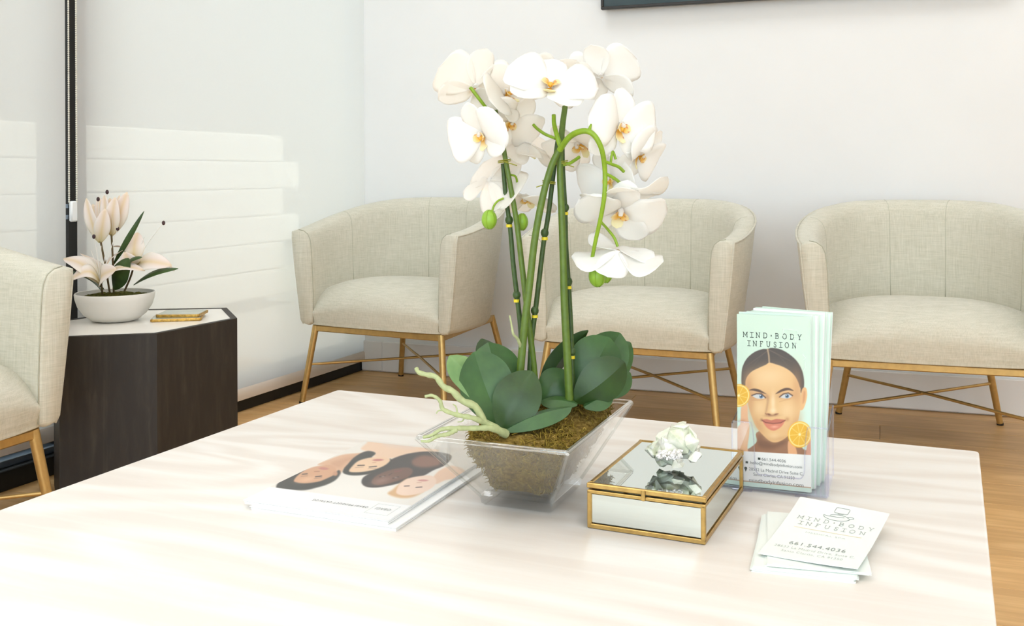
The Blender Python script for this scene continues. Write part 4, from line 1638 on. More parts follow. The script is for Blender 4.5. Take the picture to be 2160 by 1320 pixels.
GLYPH = {   # slab-serif capitals: strokes in a 1 x 1 cell, then serif bars (x, y, half width)
    'M': (1.15, [[(0.12, 0), (0.12, 1)], [(0.12, 1), (0.5, 0.32)], [(0.5, 0.32), (0.88, 1)], [(0.88, 1), (0.88, 0)]], [(0.1, 0, 0.13), (0.9, 0, 0.13), (0.07, 1, 0.09), (0.93, 1, 0.09)]),
    'I': (0.4, [[(0.5, 0), (0.5, 1)]], [(0.5, 0, 0.42), (0.5, 1, 0.42)]),
    'N': (1.0, [[(0.12, 0), (0.12, 1)], [(0.12, 1), (0.86, 0)], [(0.86, 0), (0.86, 1)]], [(0.12, 0, 0.14), (0.86, 1, 0.14), (0.05, 1, 0.09)]),
    'D': (0.95, [[(0.12, 0), (0.12, 1)], [(0.0, 1), (0.5, 1), (0.75, 0.9), (0.9, 0.65), (0.9, 0.35), (0.75, 0.1), (0.5, 0), (0.0, 0)]], []),
    'B': (0.9, [[(0.14, 0), (0.14, 1)], [(0.0, 1), (0.55, 1), (0.76, 0.9), (0.78, 0.68), (0.6, 0.54), (0.14, 0.54)], [(0.6, 0.54), (0.84, 0.42), (0.86, 0.16), (0.65, 0), (0.0, 0)]], []),
    'O': (1.05, [[(0.5 + 0.44 * math.cos(2 * math.pi * k / 18), 0.5 + 0.52 * math.sin(2 * math.pi * k / 18)) for k in range(19)]], []),
    'Y': (0.95, [[(0.1, 1), (0.5, 0.48)], [(0.9, 1), (0.5, 0.48)], [(0.5, 0.48), (0.5, 0)]], [(0.1, 1, 0.12), (0.9, 1, 0.12), (0.5, 0, 0.17)]),
    'F': (0.8, [[(0.16, 0), (0.16, 1)], [(0.0, 1), (0.86, 1), (0.86, 0.82)], [(0.16, 0.52), (0.6, 0.52)]], [(0.16, 0, 0.17)]),
    'U': (0.98, [[(0.14, 1), (0.14, 0.35), (0.24, 0.1), (0.5, -0.02), (0.76, 0.1), (0.86, 0.35), (0.86, 1)]], [(0.14, 1, 0.14), (0.86, 1, 0.14)]),
    'S': (0.8, [[(0.86, 0.78), (0.74, 0.95), (0.5, 1.02), (0.24, 0.94), (0.16, 0.76), (0.28, 0.6), (0.72, 0.44), (0.86, 0.25), (0.76, 0.06), (0.5, -0.02), (0.24, 0.05), (0.12, 0.24)]], []),
    '.': (0.3, [[(0.5, 0.42), (0.5, 0.6)]], []),
    ' ': (0.5, [], []),
}


def slab_text(body, parent, mat, o, ux, uy, height, width, stroke=0.11, gap=0.85):
    """capitals with slab serifs drawn as flat strokes, centred on o"""
    adv, xs = 0.0, []
    for ch in body:
        xs.append(adv)
        adv += GLYPH[ch][0] + gap
    adv -= gap
    k = width / (adv * height)
    mb = MB()
    ux, uy = Vector(ux).normalized(), Vector(uy).normalized()

    def P(x, y):
        return Vector(o) + ux * ((x - adv / 2) * height * k) + uy * (y * height)

    def seg(a, b_, w):
        d = Vector((b_[0] - a[0], b_[1] - a[1], 0))
        if d.length < 1e-9:
            return
        d.normalize()
        n = Vector((-d.y, d.x, 0)) * (w / 2)
        e = d * (w * 0.35)
        q = [(a[0] - e.x - n.x, a[1] - e.y - n.y), (b_[0] + e.x - n.x, b_[1] + e.y - n.y), (b_[0] + e.x + n.x, b_[1] + e.y + n.y), (a[0] - e.x + n.x, a[1] - e.y + n.y)]
        mb.add([P(*p) for p in q], [(0, 1, 2, 3)])
    for ch, x0 in zip(body, xs):
        gw_, strokes, serifs = GLYPH[ch]
        for stt in strokes:
            for a, b_ in zip(stt[:-1], stt[1:]):
                seg((x0 + a[0] * gw_, a[1]), (x0 + b_[0] * gw_, b_[1]), stroke if ch != '.' else 0.2)
        for sx, sy, hw in serifs:
            seg((x0 + sx * gw_ - hw, sy), (x0 + sx * gw_ + hw, sy), stroke * 0.85)
    return part('lettering', mb, M[mat], parent)


# ------------------------------------------------------------------ two product catalogues
mg_nl, mg_nr, mg_fl = pz(512.7, 1052.8, ZT + 0.011), pz(819.4, 1096.8, ZT + 0.011), pz(780, 925, ZT + 0.011)
MU = (mg_nr - mg_nl).normalized()
MV = Vector((-MU.y, MU.x, 0))
MW, MH = (mg_nr - mg_nl).length, 0.292


def magazine(name, o, label, z0, th, printed):
    o = Vector((o.x, o.y, z0))
    t = thing(name, label, 'magazine', o + MU * MW / 2 + MV * MH / 2, group='product catalogues')
    ax = (MU, MV, ZA)
    c = o + MU * MW / 2 + MV * MH / 2
    n = 4
    pages = MB()
    for k in range(n):
        pages.box(c + Vector((0, 0, th * (k + 0.5) / n)) + MU * (0.0006 * (k % 2)) - MV * (0.0004 * (k % 3)), (MW - 0.003, MH - 0.003, th / n * 0.86), ax)
    part('pages', pages, M['paper'], t)
    part('cover', MB().box(c + Vector((0, 0, th + 0.0003)), (MW, MH, 0.0006), ax), M['paper'], t)
    return t, o + Vector((0, 0, th + 0.0008))


mag_low, low_o = magazine('magazine', mg_nl + MU * 0.0125 - MV * 0.004, 'lower white catalogue, edge showing under the one with faces', ZT, 0.0045, False)
mag, mag_o = magazine('magazine', mg_nl, 'upper catalogue with four upside-down faces on its cover, left of the orchid', ZT + 0.0051, 0.0045, True)
CVS = (1055 - 912) and 4.32


def px_of(P):
    """drawing units of the cover design for points on the cover plane"""
    X, Y, Z = P[..., 0], P[..., 1], P[..., 2]
    a, c = X / Y, (Z - HC) / Y
    b_ = (c + a * ROLL) / (1 + ROLL * ROLL)
    a_ = a - b_ * ROLL
    return ((CX + a_ * FPX) - 500) * CVS, ((CY - b_ * FPX) - 900) * CVS


def paint_cover(U, V):
    o = np.array(mag_o)
    P = o + np.array(MU) * (U[..., None] * MW) + np.array(MV) * (V[..., None] * MH)
    X, Y = px_of(P)
    cv = Canvas(X, Y, (240, 234, 225))
    cv.glow(1200, 600, 700, 160, (246, 243, 236), 0.7)
    sk1, sk2, sk3, sk4 = (214, 164, 128), (240, 206, 176), (112, 76, 60), (246, 216, 194)
    # shoulders and necks
    cv.smooth([(1130, 200), (1180, 150), (1230, 100), (1500, 90), (1800, 150), (1830, 230), (1650, 262), (1480, 280), (1330, 290), (1250, 270), (1190, 230)], sk2, 14)
    cv.smooth([(1330, 130), (1500, 140), (1640, 160), (1600, 200), (1450, 190), (1350, 170)], (226, 208, 196), 30, 0.6)
    cv.smooth([(735, 342), (830, 300), (960, 255), (1100, 240), (1210, 232), (1180, 280), (1080, 325), (980, 380), (930, 430), (870, 370), (800, 352)], (222, 178, 144), 10)
    cv.smooth([(860, 330), (1000, 280), (1120, 262), (1000, 320), (930, 370)], (198, 146, 112), 24, 0.6)
    # third figure: dark hair and brown face
    cv.smooth([(1136, 512), (1150, 462), (1230, 415), (1330, 365), (1400, 300), (1560, 245), (1760, 225), (1950, 260), (1900, 345), (1790, 395), (1690, 450), (1560, 490), (1420, 528), (1280, 552), (1180, 546)], (58, 48, 46), 8)
    cv.smooth([(1600, 300), (1700, 260), (1830, 290), (1840, 350), (1700, 370), (1610, 350)], (134, 92, 74), 20)
    cv.smooth([(1225, 498), (1270, 445), (1370, 400), (1500, 372), (1580, 376), (1600, 410), (1560, 455), (1440, 500), (1320, 530), (1250, 526)], sk3, 8)
    cv.glow(1320, 490, 90, 30, (156, 118, 104), 0.8, -0.25)
    cv.line([(1300, 455), (1350, 447)], 10, (60, 40, 34)); cv.line([(1420, 468), (1470, 456)], 10, (60, 40, 34))
    cv.glow(1330, 452, 16, 6, (170, 150, 140), 0.8); cv.glow(1447, 462, 16, 6, (170, 150, 140), 0.8)
    cv.line([(1440, 408), (1500, 398)], 12, (126, 74, 66)); cv.line([(1385, 440), (1410, 425)], 8, (80, 52, 42))
    # second figure
    cv.smooth([(968, 420), (975, 380), (1010, 340), (1060, 285), (1130, 240), (1200, 220), (1262, 240), (1230, 285), (1330, 330), (1395, 290), (1400, 330), (1320, 392), (1190, 432), (1050, 442)], (52, 48, 44), 8)
    cv.smooth([(1022, 406), (1055, 352), (1110, 308), (1200, 282), (1300, 274), (1378, 284), (1392, 312), (1335, 358), (1230, 396), (1110, 414)], (240, 204, 168), 8)
    cv.line([(1100, 352), (1160, 350)], 9, (70, 52, 44)); cv.line([(1205, 366), (1270, 360)], 9, (70, 52, 44))
    cv.line([(1080, 370), (1150, 366)], 5, (110, 84, 66), 4, 0.4); cv.line([(1195, 382), (1265, 376)], 5, (110, 84, 66), 4, 0.4)
    cv.ell(1285, 302, 48, 10, (196, 120, 112), 0.4, 1, -0.03); cv.line([(1235, 326), (1265, 324)], 5, (206, 150, 118))
    # first figure
    cv.smooth([(362, 552), (385, 500), (440, 448), (520, 408), (600, 384), (640, 376), (580, 430), (540, 480), (640, 505), (760, 480), (870, 440), (925, 395), (942, 425), (900, 482), (820, 525), (730, 552), (620, 576), (480, 574)], (58, 54, 50), 9)
    for k in range(26):
        cv.ell(370 + 21 * k, 553 + 22 * math.sin(k * 0.9 + 0.4) * 0.4 - max(0, (k - 9)) * 7.2, 16, 9, (58, 54, 50), 0.5, 0.9)
    cv.smooth([(518, 490), (560, 436), (640, 386), (740, 356), (850, 348), (902, 380), (892, 430), (820, 470), (740, 500), (630, 514), (550, 508)], sk1, 8)
    cv.glow(640, 480, 80, 22, (236, 190, 152), 0.8, -0.2)
    cv.line([(595, 432), (640, 428)], 9, (60, 44, 38)); cv.line([(715, 455), (770, 448)], 9, (60, 44, 38))
    cv.line([(585, 450), (640, 446)], 6, (80, 60, 50), 4, 0.4); cv.line([(705, 472), (770, 462)], 6, (80, 60, 50), 4, 0.4)
    cv.ell(790, 380, 46, 11, (196, 128, 116), 0.4, 1, 0.05); cv.line([(705, 408), (750, 406)], 7, (176, 122, 92))
    cv.ell(895, 425, 22, 22, (200, 148, 116), 0.4)
    # fourth figure
    cv.smooth([(1375, 610), (1420, 570), (1490, 510), (1560, 470), (1540, 540), (1500, 600), (1620, 606), (1700, 590), (1600, 640), (1480, 646)], (222, 178, 128), 14)
    cv.smooth([(1770, 500), (1790, 455), (1850, 395), (1960, 355), (2080, 400), (2040, 460), (1900, 485), (1820, 520)], (238, 200, 170), 10)
    cv.smooth([(1450, 592), (1485, 520), (1560, 470), (1680, 446), (1780, 448), (1815, 500), (1770, 560), (1670, 606), (1550, 626), (1480, 618)], sk4, 8)
    cv.line([(1525, 540), (1570, 538)], 8, (90, 70, 62)); cv.line([(1630, 552), (1685, 548)], 8, (90, 70, 62))
    cv.ell(1695, 488, 46, 9, (214, 148, 138), 0.4); cv.line([(1640, 508), (1680, 508)], 5, (216, 170, 146))
    # white title strip
    cv.poly([(-200, 700), (290, 545), (1585, 718), (1800, 745), (1500, 1100), (-200, 1000)], (250, 250, 250), 4)
    return cv.c


print_mesh('cover_print', mag, mag_o, MU, MV, MW, MH, 190, 270, paint_cover).data.materials[0]
tz = Vector((0, 0, 0.0003))
text('OBAGI PRODUCT CATALOG', 0.0078, 'ink_grey', mag, mag_o + MU * (MW * 0.585) + MV * 0.034 + tz, -MU, -MV, 'CENTER', 1.35, MW * 0.38)
text('OBAGI', 0.010, 'ink_pale', mag, mag_o + MU * (MW * 0.875) + MV * 0.036 + tz, -MU, -MV, 'CENTER', 1.1, MW * 0.10)
lb = MB()
for k in range(4):
    c0 = [(0.80, 0.014), (0.95, 0.014), (0.95, 0.048), (0.80, 0.048)][k]
    c1 = [(0.80, 0.014), (0.95, 0.014), (0.95, 0.048), (0.80, 0.048)][(k + 1) % 4]
    lb.tube([mag_o + MU * (MW * c0[0]) + MV * c0[1], mag_o + MU * (MW * c1[0]) + MV * c1[1]], 0.0003, 4)
part('logo_box', lb, M['ink_faint'], mag)

# ------------------------------------------------------------------ mirrored jewellery box and crystal
b_fl, b_fr = pz(1238.5, 1113.5, ZT), pz(1488.0, 1150.5, ZT)
BU = (b_fr - b_fl).normalized()
BV = Vector((-BU.y, BU.x, 0))
BW, BD, BH = (b_fr - b_fl).length, 0.209, 0.0525
bc = b_fl + BU * BW / 2 + BV * BD / 2
box = thing('glass_box', 'low brass-framed glass box with mirrored lid, right of the orchid', 'box', bc)
BAX = (BU, BV, ZA)


def bx(a, b_, z):
    return b_fl + BU * a + BV * b_ + Vector((0, 0, z))


BAR = 0.0052
for a, b_, sa, sb_ in ((BW / 2, BAR / 2, BW, BAR), (BW / 2, BD - BAR / 2, BW, BAR), (BAR / 2, BD / 2, BAR, BD - 2 * BAR), (BW - BAR / 2, BD / 2, BAR, BD - 2 * BAR)):
    part('frame_bar', MB().bbox(bx(a, b_, BAR / 2 + 0.0005), (sa, sb_, BAR), 0.0007, BAX), M['brass_box'], box)
    part('frame_bar', MB().bbox(bx(a, b_, BH - 0.010), (sa, sb_, 0.004), 0.0006, BAX), M['brass_box'], box)
for a in (BAR / 2, BW - BAR / 2):
    for b_ in (BAR / 2, BD - BAR / 2):
        part('frame_post', MB().bbox(bx(a, b_, BH / 2 - 0.003), (BAR, BAR, BH - 0.013), 0.0007, BAX), M['brass_box'], box)
for nm, a, b_, sa, sb_ in (('side_pane', BW / 2, 0.003, BW - 2 * BAR, 0.0018), ('side_pane', BW / 2, BD - 0.003, BW - 2 * BAR, 0.0018), ('side_pane', 0.003, BD / 2, 0.0018, BD - 2 * BAR), ('side_pane', BW - 0.003, BD / 2, 0.0018, BD - 2 * BAR)):
    part(nm, MB().box(bx(a, b_, BH / 2 - 0.003), (sa, sb_, BH - 0.020), BAX), M['mirror'], box)
part('bottom_pane', MB().box(bx(BW / 2, BD / 2, 0.0016), (BW - 2 * BAR, BD - 2 * BAR, 0.0015), BAX), M['glass'], box)
lid = part('lid', MB().box(bx(BW / 2, BD / 2, BH - 0.0022), (BW - 2 * BAR, BD - 2 * BAR, 0.0022), BAX), M['mirror'], box, label='mirrored lid panel')
for a, b_, sa, sb_ in ((BW / 2, BAR / 2, BW + 0.0015, BAR), (BW / 2, BD - BAR / 2, BW + 0.0015, BAR), (BAR / 2, BD / 2, BAR, BD - 2 * BAR), (BW - BAR / 2, BD / 2, BAR, BD - 2 * BAR)):
    part('lid_bar', MB().bbox(bx(a, b_, BH - 0.0030), (sa, sb_, 0.0060), 0.001, BAX), M['brass_box'], lid)
part('clasp', MB().bbox(bx(BW * 0.49, -0.0012, BH - 0.006), (0.0046, 0.0022, 0.0125), 0.0007, BAX), M['brass_box'], box)

cr_c = pz(1424, 986, ZT + BH)
cr_base = bx(BW * 0.515, BD * 0.49, BH)
rc = random.Random(11)
import bmesh


def hull_rock(seed_pts):
    bm = bmesh.new()
    for p in seed_pts:
        bm.verts.new(p)
    bmesh.ops.convex_hull(bm, input=bm.verts)
    bmesh.ops.delete(bm, geom=[v for v in bm.verts if not v.link_faces], context='VERTS')
    bm.verts.ensure_lookup_table()
    for i, v in enumerate(bm.verts):
        v.index = i
    out = ([v.co.copy() for v in bm.verts], [tuple(v.index for v in f.verts) for f in bm.faces])
    bm.free()
    return out


# outline of the stone seen from the front, in box-plane metres (side, up)
K = 1.0 / 4.4 * cr_base.y / FPX
OUT = [(645, 330), (690, 270), (800, 180), (890, 150), (950, 110), (1035, 88), (1100, 140), (1135, 200), (1190, 310), (1165, 400), (1080, 440), (900, 490), (800, 515), (740, 470), (700, 400), (650, 370)]
sx0, sz0 = 905, 515
rock = MB()


def in_out(x, y):
    ins = False
    for q in range(len(OUT)):
        (x0, y0), (x1, y1) = OUT[q], OUT[(q + 1) % len(OUT)]
        if (y0 > y) != (y1 > y) and x < (x1 - x0) * (y - y0) / (y1 - y0) + x0:
            ins = not ins
    return ins


blocks = [(900, 330, 190, 1.0), (980, 290, 180, 1.0), (860, 380, 160, 0.9), (1040, 350, 150, 0.9)]
for q in range(24):
    while True:
        x_, y_ = rc.uniform(650, 1190), rc.uniform(95, 510)
        if in_out(x_, y_):
            break
    blocks.append((x_, y_, rc.uniform(55, 95), rc.uniform(0.6, 1.0)))
blocks.append((1030, 130, 60, 0.5))
for lx, ly, lr, dep in blocks:
    yo = rc.uniform(-0.024, 0.012) if lr < 120 else rc.uniform(-0.004, 0.004)
    ps = []
    for k in range(11 if lr < 120 else 16):
        d = Vector((rc.gauss(0, 1), rc.gauss(0, 1), rc.gauss(0, 1))).normalized() * rc.uniform(0.85, 1.15)
        x_, y_ = lx + d.x * lr, ly + d.z * lr
        for _ in range(20):
            if in_out(x_, y_):
                break
            x_, y_ = x_ + (915 - x_) * 0.12, y_ + (330 - y_) * 0.12
        ps.append(cr_base + Vector(((x_ - sx0) * K, yo + d.y * lr * K * dep, max(0.0003, (sz0 - y_) * K))))
    rock.add(*hull_rock(ps))
zmin = min(p[2] for p in rock.v) - cr_base.z - 0.0002
rock.v = [(x_, y_, z_ - zmin) for x_, y_, z_ in rock.v]
crys = single('crystal', rock, M['crystal'], 'rough pale green crystal sitting on the mirrored box lid', 'crystal', cr_base)
cru = MB()
for k in range(110):
    a = rc.uniform(0, 1)
    c = cr_base + Vector(((760 + 200 * a + rc.uniform(-20, 20) - sx0) * K, -0.030 + rc.uniform(-0.003, 0.002) + 0.004 * abs(a - 0.6), (sz0 - (345 + 38 * rc.uniform(-1, 1))) * K))
    ps = [c + Vector((rc.gauss(0, 1), rc.gauss(0, 1), rc.gauss(0, 1))).normalized() * rc.uniform(0.0012, 0.0026) for _ in range(9)]
    cru.add(*hull_rock(ps))
cr_part = part('crust', cru, M['crust'], crys, label='white crumbly crust')
cr_part['kind'] = 'stuff'

# ------------------------------------------------------------------ brochure holder and brochures
h_l, h_r = pz(1556, 1021, ZT + 0.006), pz(1711, 1037.5, ZT + 0.006)
HU = (h_r - h_l).normalized()
HV = Vector((-HU.y, HU.x, 0))
BRW, BRH = (h_r - h_l).length, 0.2215
HAX = (HU, HV, ZA)


def hp(a, b_, z):
    return h_l + HU * a + HV * b_ + Vector((0, 0, z - h_l.z))


HDEP, HWID, HHT = 0.090, BRW + 0.025, 0.086
hold = thing('brochure_holder', 'clear acrylic brochure holder standing at the right of the coffee table', 'holder', hp(BRW / 2, HDEP / 2, ZT))
a0 = -0.005
part('bottom', MB().box(hp(a0 + HWID / 2, HDEP / 2 - 0.003, ZT + 0.0035), (HWID, HDEP + 0.008, 0.0022), HAX), M['acrylic_edge'], hold)
# front with the U-shaped notch
fr_b = -0.0045
outl = [(0, 0), (HWID, 0), (HWID, HHT), (HWID * 0.80, HHT)]
for k in range(1, 9):
    t = k / 9
    outl.append((HWID * (0.80 - 0.035 * math.sin(t * math.pi / 2)), HHT - 0.022 * t - 0.030 * t * t))
for k in range(0, 9):
    a = math.pi / 2 * k / 8
    outl.append((HWID * (0.71 + 0.055 * math.cos(a) + 0), HHT - 0.052 - 0.014 * math.sin(a)))
for k in range(8, -1, -1):
    a = math.pi / 2 * k / 8
    outl.append((HWID * (0.29 - 0.055 * math.cos(a)), HHT - 0.052 - 0.014 * math.sin(a)))
for k in range(8, 0, -1):
    t = k / 9
    outl.append((HWID * (0.20 + 0.035 * math.sin(t * math.pi / 2)), HHT - 0.022 * t - 0.030 * t * t))
outl += [(HWID * 0.20, HHT), (0, HHT)]
fm = MB()
n = len(outl)
for bb2 in (fr_b, fr_b - 0.002):
    fm.v += [tuple(hp(a0 + p[0], bb2, ZT + 0.003 + p[1])) for p in outl]
fm.f += [tuple(range(n))[::-1], tuple(range(n, 2 * n))] + [(i, (i + 1) % n, n + (i + 1) % n, n + i) for i in range(n)]
fp = part('front_pocket', fm, M['acrylic'], hold)
part('pocket_edge', MB().tube([hp(a0 + p[0], fr_b - 0.001, ZT + 0.003 + p[1]) for p in outl[2:]], 0.0009, 6), M['acrylic_edge'], fp, 60)
for a in (a0 - 0.001, a0 + HWID + 0.001):
    sm_ = MB()
    q = [(fr_b - 0.002, 0.003), (HDEP, 0.003), (HDEP, HHT + 0.012), (fr_b - 0.002, HHT)]
    sm_.v += [tuple(hp(a - 0.001, x, ZT + z)) for x, z in q] + [tuple(hp(a + 0.001, x, ZT + z)) for x, z in q]
    sm_.f += [(3, 2, 1, 0), (4, 5, 6, 7)] + [(i, (i + 1) % 4, 4 + (i + 1) % 4, 4 + i) for i in range(4)]
    sp = part('side_wall', sm_, M['acrylic'], hold)
    part('side_edge', MB().tube([hp(a, fr_b - 0.001, ZT + 0.004), hp(a, fr_b - 0.001, ZT + HHT), hp(a, HDEP, ZT + HHT + 0.012), hp(a, HDEP, ZT + 0.004)], 0.0011, 6), M['acrylic_edge'], sp, 60)
part('back_wall', MB().box(hp(a0 + HWID / 2, HDEP + 0.001, ZT + 0.075), (HWID, 0.002, 0.145), HAX), M['acrylic'], hold)
for a in (0.012, BRW - 0.012):
    part('foot', MB().bbox(hp(a, -0.004, ZT + 0.0012), (0.014, 0.008, 0.0024), 0.0006, HAX), M['acrylic_edge'], hold)

Z0B = ZT + 0.0048
NB = 11


ORDS = ['first', 'second', 'third', 'fourth', 'fifth', 'sixth', 'seventh', 'eighth', 'ninth', 'tenth', 'eleventh']


def brochure(k):
    """k = 0 is the front one"""
    front = k == 0
    db = 0.0 + k * 0.0072 + (0.002 if k else 0)
    da = min(1.0, k / (NB - 1)) * 0.0125
    lean = 0.006 + 0.0004 * k
    da_top = 0.0011 * k
    if k:
        db += RNG.uniform(-0.001, 0.001)
        da += RNG.uniform(-0.002, 0.002)
    zt = ZT + 0.0048 + (0 if front else RNG.uniform(-0.0, 0.003))
    tilt = (HV * lean + HU * (da_top - 0.001)) * 1.0
    uy = (Vector((0, 0, BRH)) + tilt).normalized()
    ux = (HU - uy * HU.dot(uy)).normalized()
    nn = ux.cross(uy)                       # towards the camera
    o = hp(min(da, HWID - BRW - 0.0055) if front else max(0, min(da, 0.0125)), db, zt)
    c = o + ux * BRW / 2 + uy * BRH / 2
    if front:
        lab, grp = 'front mint brochure with a smiling woman, upright in the acrylic holder', None
    else:
        lab, grp = ORDS[k] + ' brochure counted from the front in the acrylic holder', 'brochures behind the front one'
        if k == NB - 1:
            lab = 'rearmost brochure against the back of the acrylic holder'
    t = thing('brochure', lab, 'brochure', c, group=grp)
    for p in range(2):
        part('panel', MB().box(c - nn * (0.0005 + 0.0016 * p) + ux * (0.0006 * p), (BRW, BRH, 0.0007), (ux, uy, nn)), M[('mint', 'paper')[p] if (k % 3) else ('paper', 'mint2')[p]], t)
    return t, o, ux, uy, nn


def paint_brochure(U, V):
    X = (1554 + 155 * U - 1540) * 5.737
    Y = (666 + 17 * U + 353 * (1 - V) - 730) * 5.737
    cv = Canvas(X, Y, (205, 226, 205))
    cv.glow(150, 700, 500, 500, (200, 228, 214), 0.5)
    cv.glow(900, 900, 300, 500, (210, 232, 218), 0.7)
    hair = (70, 58, 48)
    skin, light, shade, deep = (226, 180, 122), (238, 202, 150), (196, 142, 92), (150, 102, 68)
    # neck and shoulders
    cv.smooth([(345, 1030), (320, 1150), (230, 1225), (120, 1275), (120, 1400), (1050, 1400), (1000, 1300), (880, 1250), (830, 1150), (800, 1010)], (152, 106, 74), 8)
    cv.smooth([(360, 1060), (330, 1170), (380, 1230), (520, 1240), (680, 1170), (760, 1040), (560, 1170), (470, 1150)], (112, 74, 50), 40, 0.7)
    # hair, then face
    cv.smooth([(136, 470), (134, 360), (150, 260), (205, 165), (295, 98), (395, 68), (455, 70), (505, 60), (605, 80), (705, 135), (805, 225), (868, 335), (893, 450), (890, 545), (872, 600), (845, 590), (820, 520), (500, 400), (200, 480), (165, 520)], hair, 7)
    for k in range(12):
        cv.line([(470, 80), (430 - 24 * k, 110 + 15 * k), (330 - 14 * k, 200 + 20 * k)], 4, (100, 84, 68), 7, 0.16)
        cv.line([(480, 85), (540 + 22 * k, 110 + 13 * k), (640 + 16 * k, 210 + 22 * k)], 4, (104, 88, 72), 7, 0.16)
    cv.line([(458, 75), (472, 150), (478, 250)], 15, (196, 166, 128), 9)
    cv.smooth([(860, 600), (882, 545), (920, 552), (930, 630), (915, 710), (885, 785), (855, 802), (838, 770)], (228, 178, 120), 6)
    cv.smooth([(888, 590), (908, 600), (900, 690), (876, 720)], (196, 132, 84), 14, 0.7)
    cv.smooth([(183, 470), (200, 390), (260, 325), (350, 285), (430, 255), (478, 232), (550, 252), (650, 292), (738, 350), (800, 425), (842, 530), (855, 640), (846, 800), (818, 925), (762, 1028), (690, 1102), (620, 1146), (548, 1166), (478, 1148), (398, 1080), (318, 985), (268, 880), (228, 760), (200, 640)], skin, 7)
    # modelling of the face
    cv.glow(470, 390, 210, 120, light, 0.75)
    cv.glow(350, 760, 90, 90, light, 0.6)
    cv.glow(690, 800, 100, 100, light, 0.7)
    cv.glow(240, 700, 60, 200, shade, 0.55)
    cv.glow(215, 480, 60, 140, shade, 0.6)
    cv.glow(810, 560, 60, 220, shade, 0.5)
    cv.glow(340, 960, 60, 120, shade, 0.6, -0.5)
    cv.glow(790, 960, 60, 120, shade, 0.55, 0.5)
    cv.glow(560, 1120, 160, 30, shade, 0.5)
    cv.glow(530, 1090, 70, 40, light, 0.6)
    # nose
    cv.smooth([(440, 610), (468, 640), (455, 740), (440, 800), (426, 826), (440, 740), (450, 680)], deep, 26, 0.55)
    cv.glow(520, 700, 26, 110, (246, 214, 166), 0.85)
    cv.glow(520, 795, 36, 30, (248, 220, 176), 0.8)
    cv.glow(500, 850, 76, 14, deep, 0.7)
    cv.ell(468, 836, 24, 10, (120, 70, 46), 0.8, 0.9, 0.3)
    cv.ell(556, 838, 26, 9, (130, 78, 52), 0.8, 0.85, -0.2)
    cv.line([(428, 825), (442, 838)], 9, (150, 94, 62), 7)
    # brows
    cv.smooth([(230, 542), (280, 526), (350, 540), (432, 590), (424, 594), (345, 570), (280, 550)], (86, 60, 42), 7)
    cv.smooth([(552, 600), (600, 562), (662, 538), (722, 542), (768, 574), (705, 564), (640, 574), (590, 592)], (86, 60, 42), 7)
    # eyes
    for pts, ix, iy, lid in (([(268, 606), (325, 590), (382, 600), (424, 642), (370, 650), (312, 640)], 376, 622, [(262, 606), (318, 588), (378, 592), (430, 640)]),
                             ([(606, 636), (645, 612), (700, 600), (748, 632), (712, 656), (650, 656)], 690, 632, [(600, 638), (645, 606), (704, 596), (754, 628)])):
        cx_, cy_ = sum(p[0] for p in pts) / 6, sum(p[1] for p in pts) / 6
        cv.glow(cx_, cy_ - 4, 95, 40, (176, 120, 80), 0.55)
        cv.smooth(pts, (206, 204, 200), 6)
        cv.ell(ix, iy, 23, 23, (84, 116, 146), 0.3)
        cv.ell(ix, iy, 11, 11, (36, 42, 52), 0.5)
        cv.ell(ix - 8, iy - 9, 5, 5, (245, 248, 250), 0.6)
        cv.line(lid, 12, (72, 46, 34), 6)
        cv.line([(p[0], p[1] + 58 - 0.03 * abs(p[0] - ix)) for p in lid[:1]] + [(ix - 20, iy + 44), (ix + 40, iy + 32)], 6, shade, 8, 0.6)
    # mouth
    cv.smooth([(384, 900), (440, 892), (490, 906), (520, 902), (560, 893), (620, 900), (668, 912), (610, 944), (520, 946), (440, 936)], (192, 108, 84), 7)
    cv.smooth([(392, 910), (440, 938), (520, 950), (610, 944), (662, 914), (625, 978), (560, 1020), (510, 1026), (455, 1000), (415, 955)], (214, 126, 96), 7)
    cv.line([(384, 902), (430, 932), (520, 946), (610, 940), (668, 912)], 9, (118, 52, 40), 6)
    cv.glow(535, 984, 44, 14, (242, 176, 148), 0.8)
    cv.glow(378, 896, 16, 16, deep, 0.7)
    cv.glow(690, 902, 26, 26, shade, 0.8)
    # hands
    cv.smooth([(128, 745), (170, 715), (206, 715), (212, 860), (230, 960), (226, 1060), (205, 1200), (205, 1300), (80, 1300), (80, 1000), (118, 930)], (230, 176, 132), 8)
    cv.glow(150, 900, 40, 20, (200, 140, 100), 0.6)
    cv.glow(170, 1050, 40, 110, (240, 206, 176), 0.7)
    cv.smooth([(700, 1160), (760, 1185), (796, 1250), (800, 1330), (708, 1330)], (226, 166, 116), 8)
    cv.smooth([(925, 1215), (960, 1140), (1000, 1040), (1010, 1350), (915, 1350)], (206, 138, 104), 8)
    # orange slices
    for ox, oy, rx, ry in ((98, 600, 140, 134), (838, 1082, 142, 152)):
        cv.ell(ox, oy, rx, ry, (240, 178, 40), 0.06)
        cv.ell(ox, oy, rx * 0.92, ry * 0.92, (250, 228, 160), 0.05)
        cv.ell(ox, oy, rx * 0.84, ry * 0.84, (232, 176, 40), 0.06)
        for k in range(9):
            a = 0.3 + 2 * math.pi * k / 9
            cv.line([(ox, oy), (ox + rx * 0.86 * math.cos(a), oy + ry * 0.86 * math.sin(a))], 6, (248, 218, 130), 5, 0.8)
        cv.ell(ox, oy, 14, 14, (250, 232, 170), 0.5)
    # address band and foot
    cv.poly([(0, 1246), (1100, 1332), (1100, 2100), (0, 2100)], (238, 236, 230), 5)
    yb_ = (666 + 353 * 0.972 - 730) * 5.737
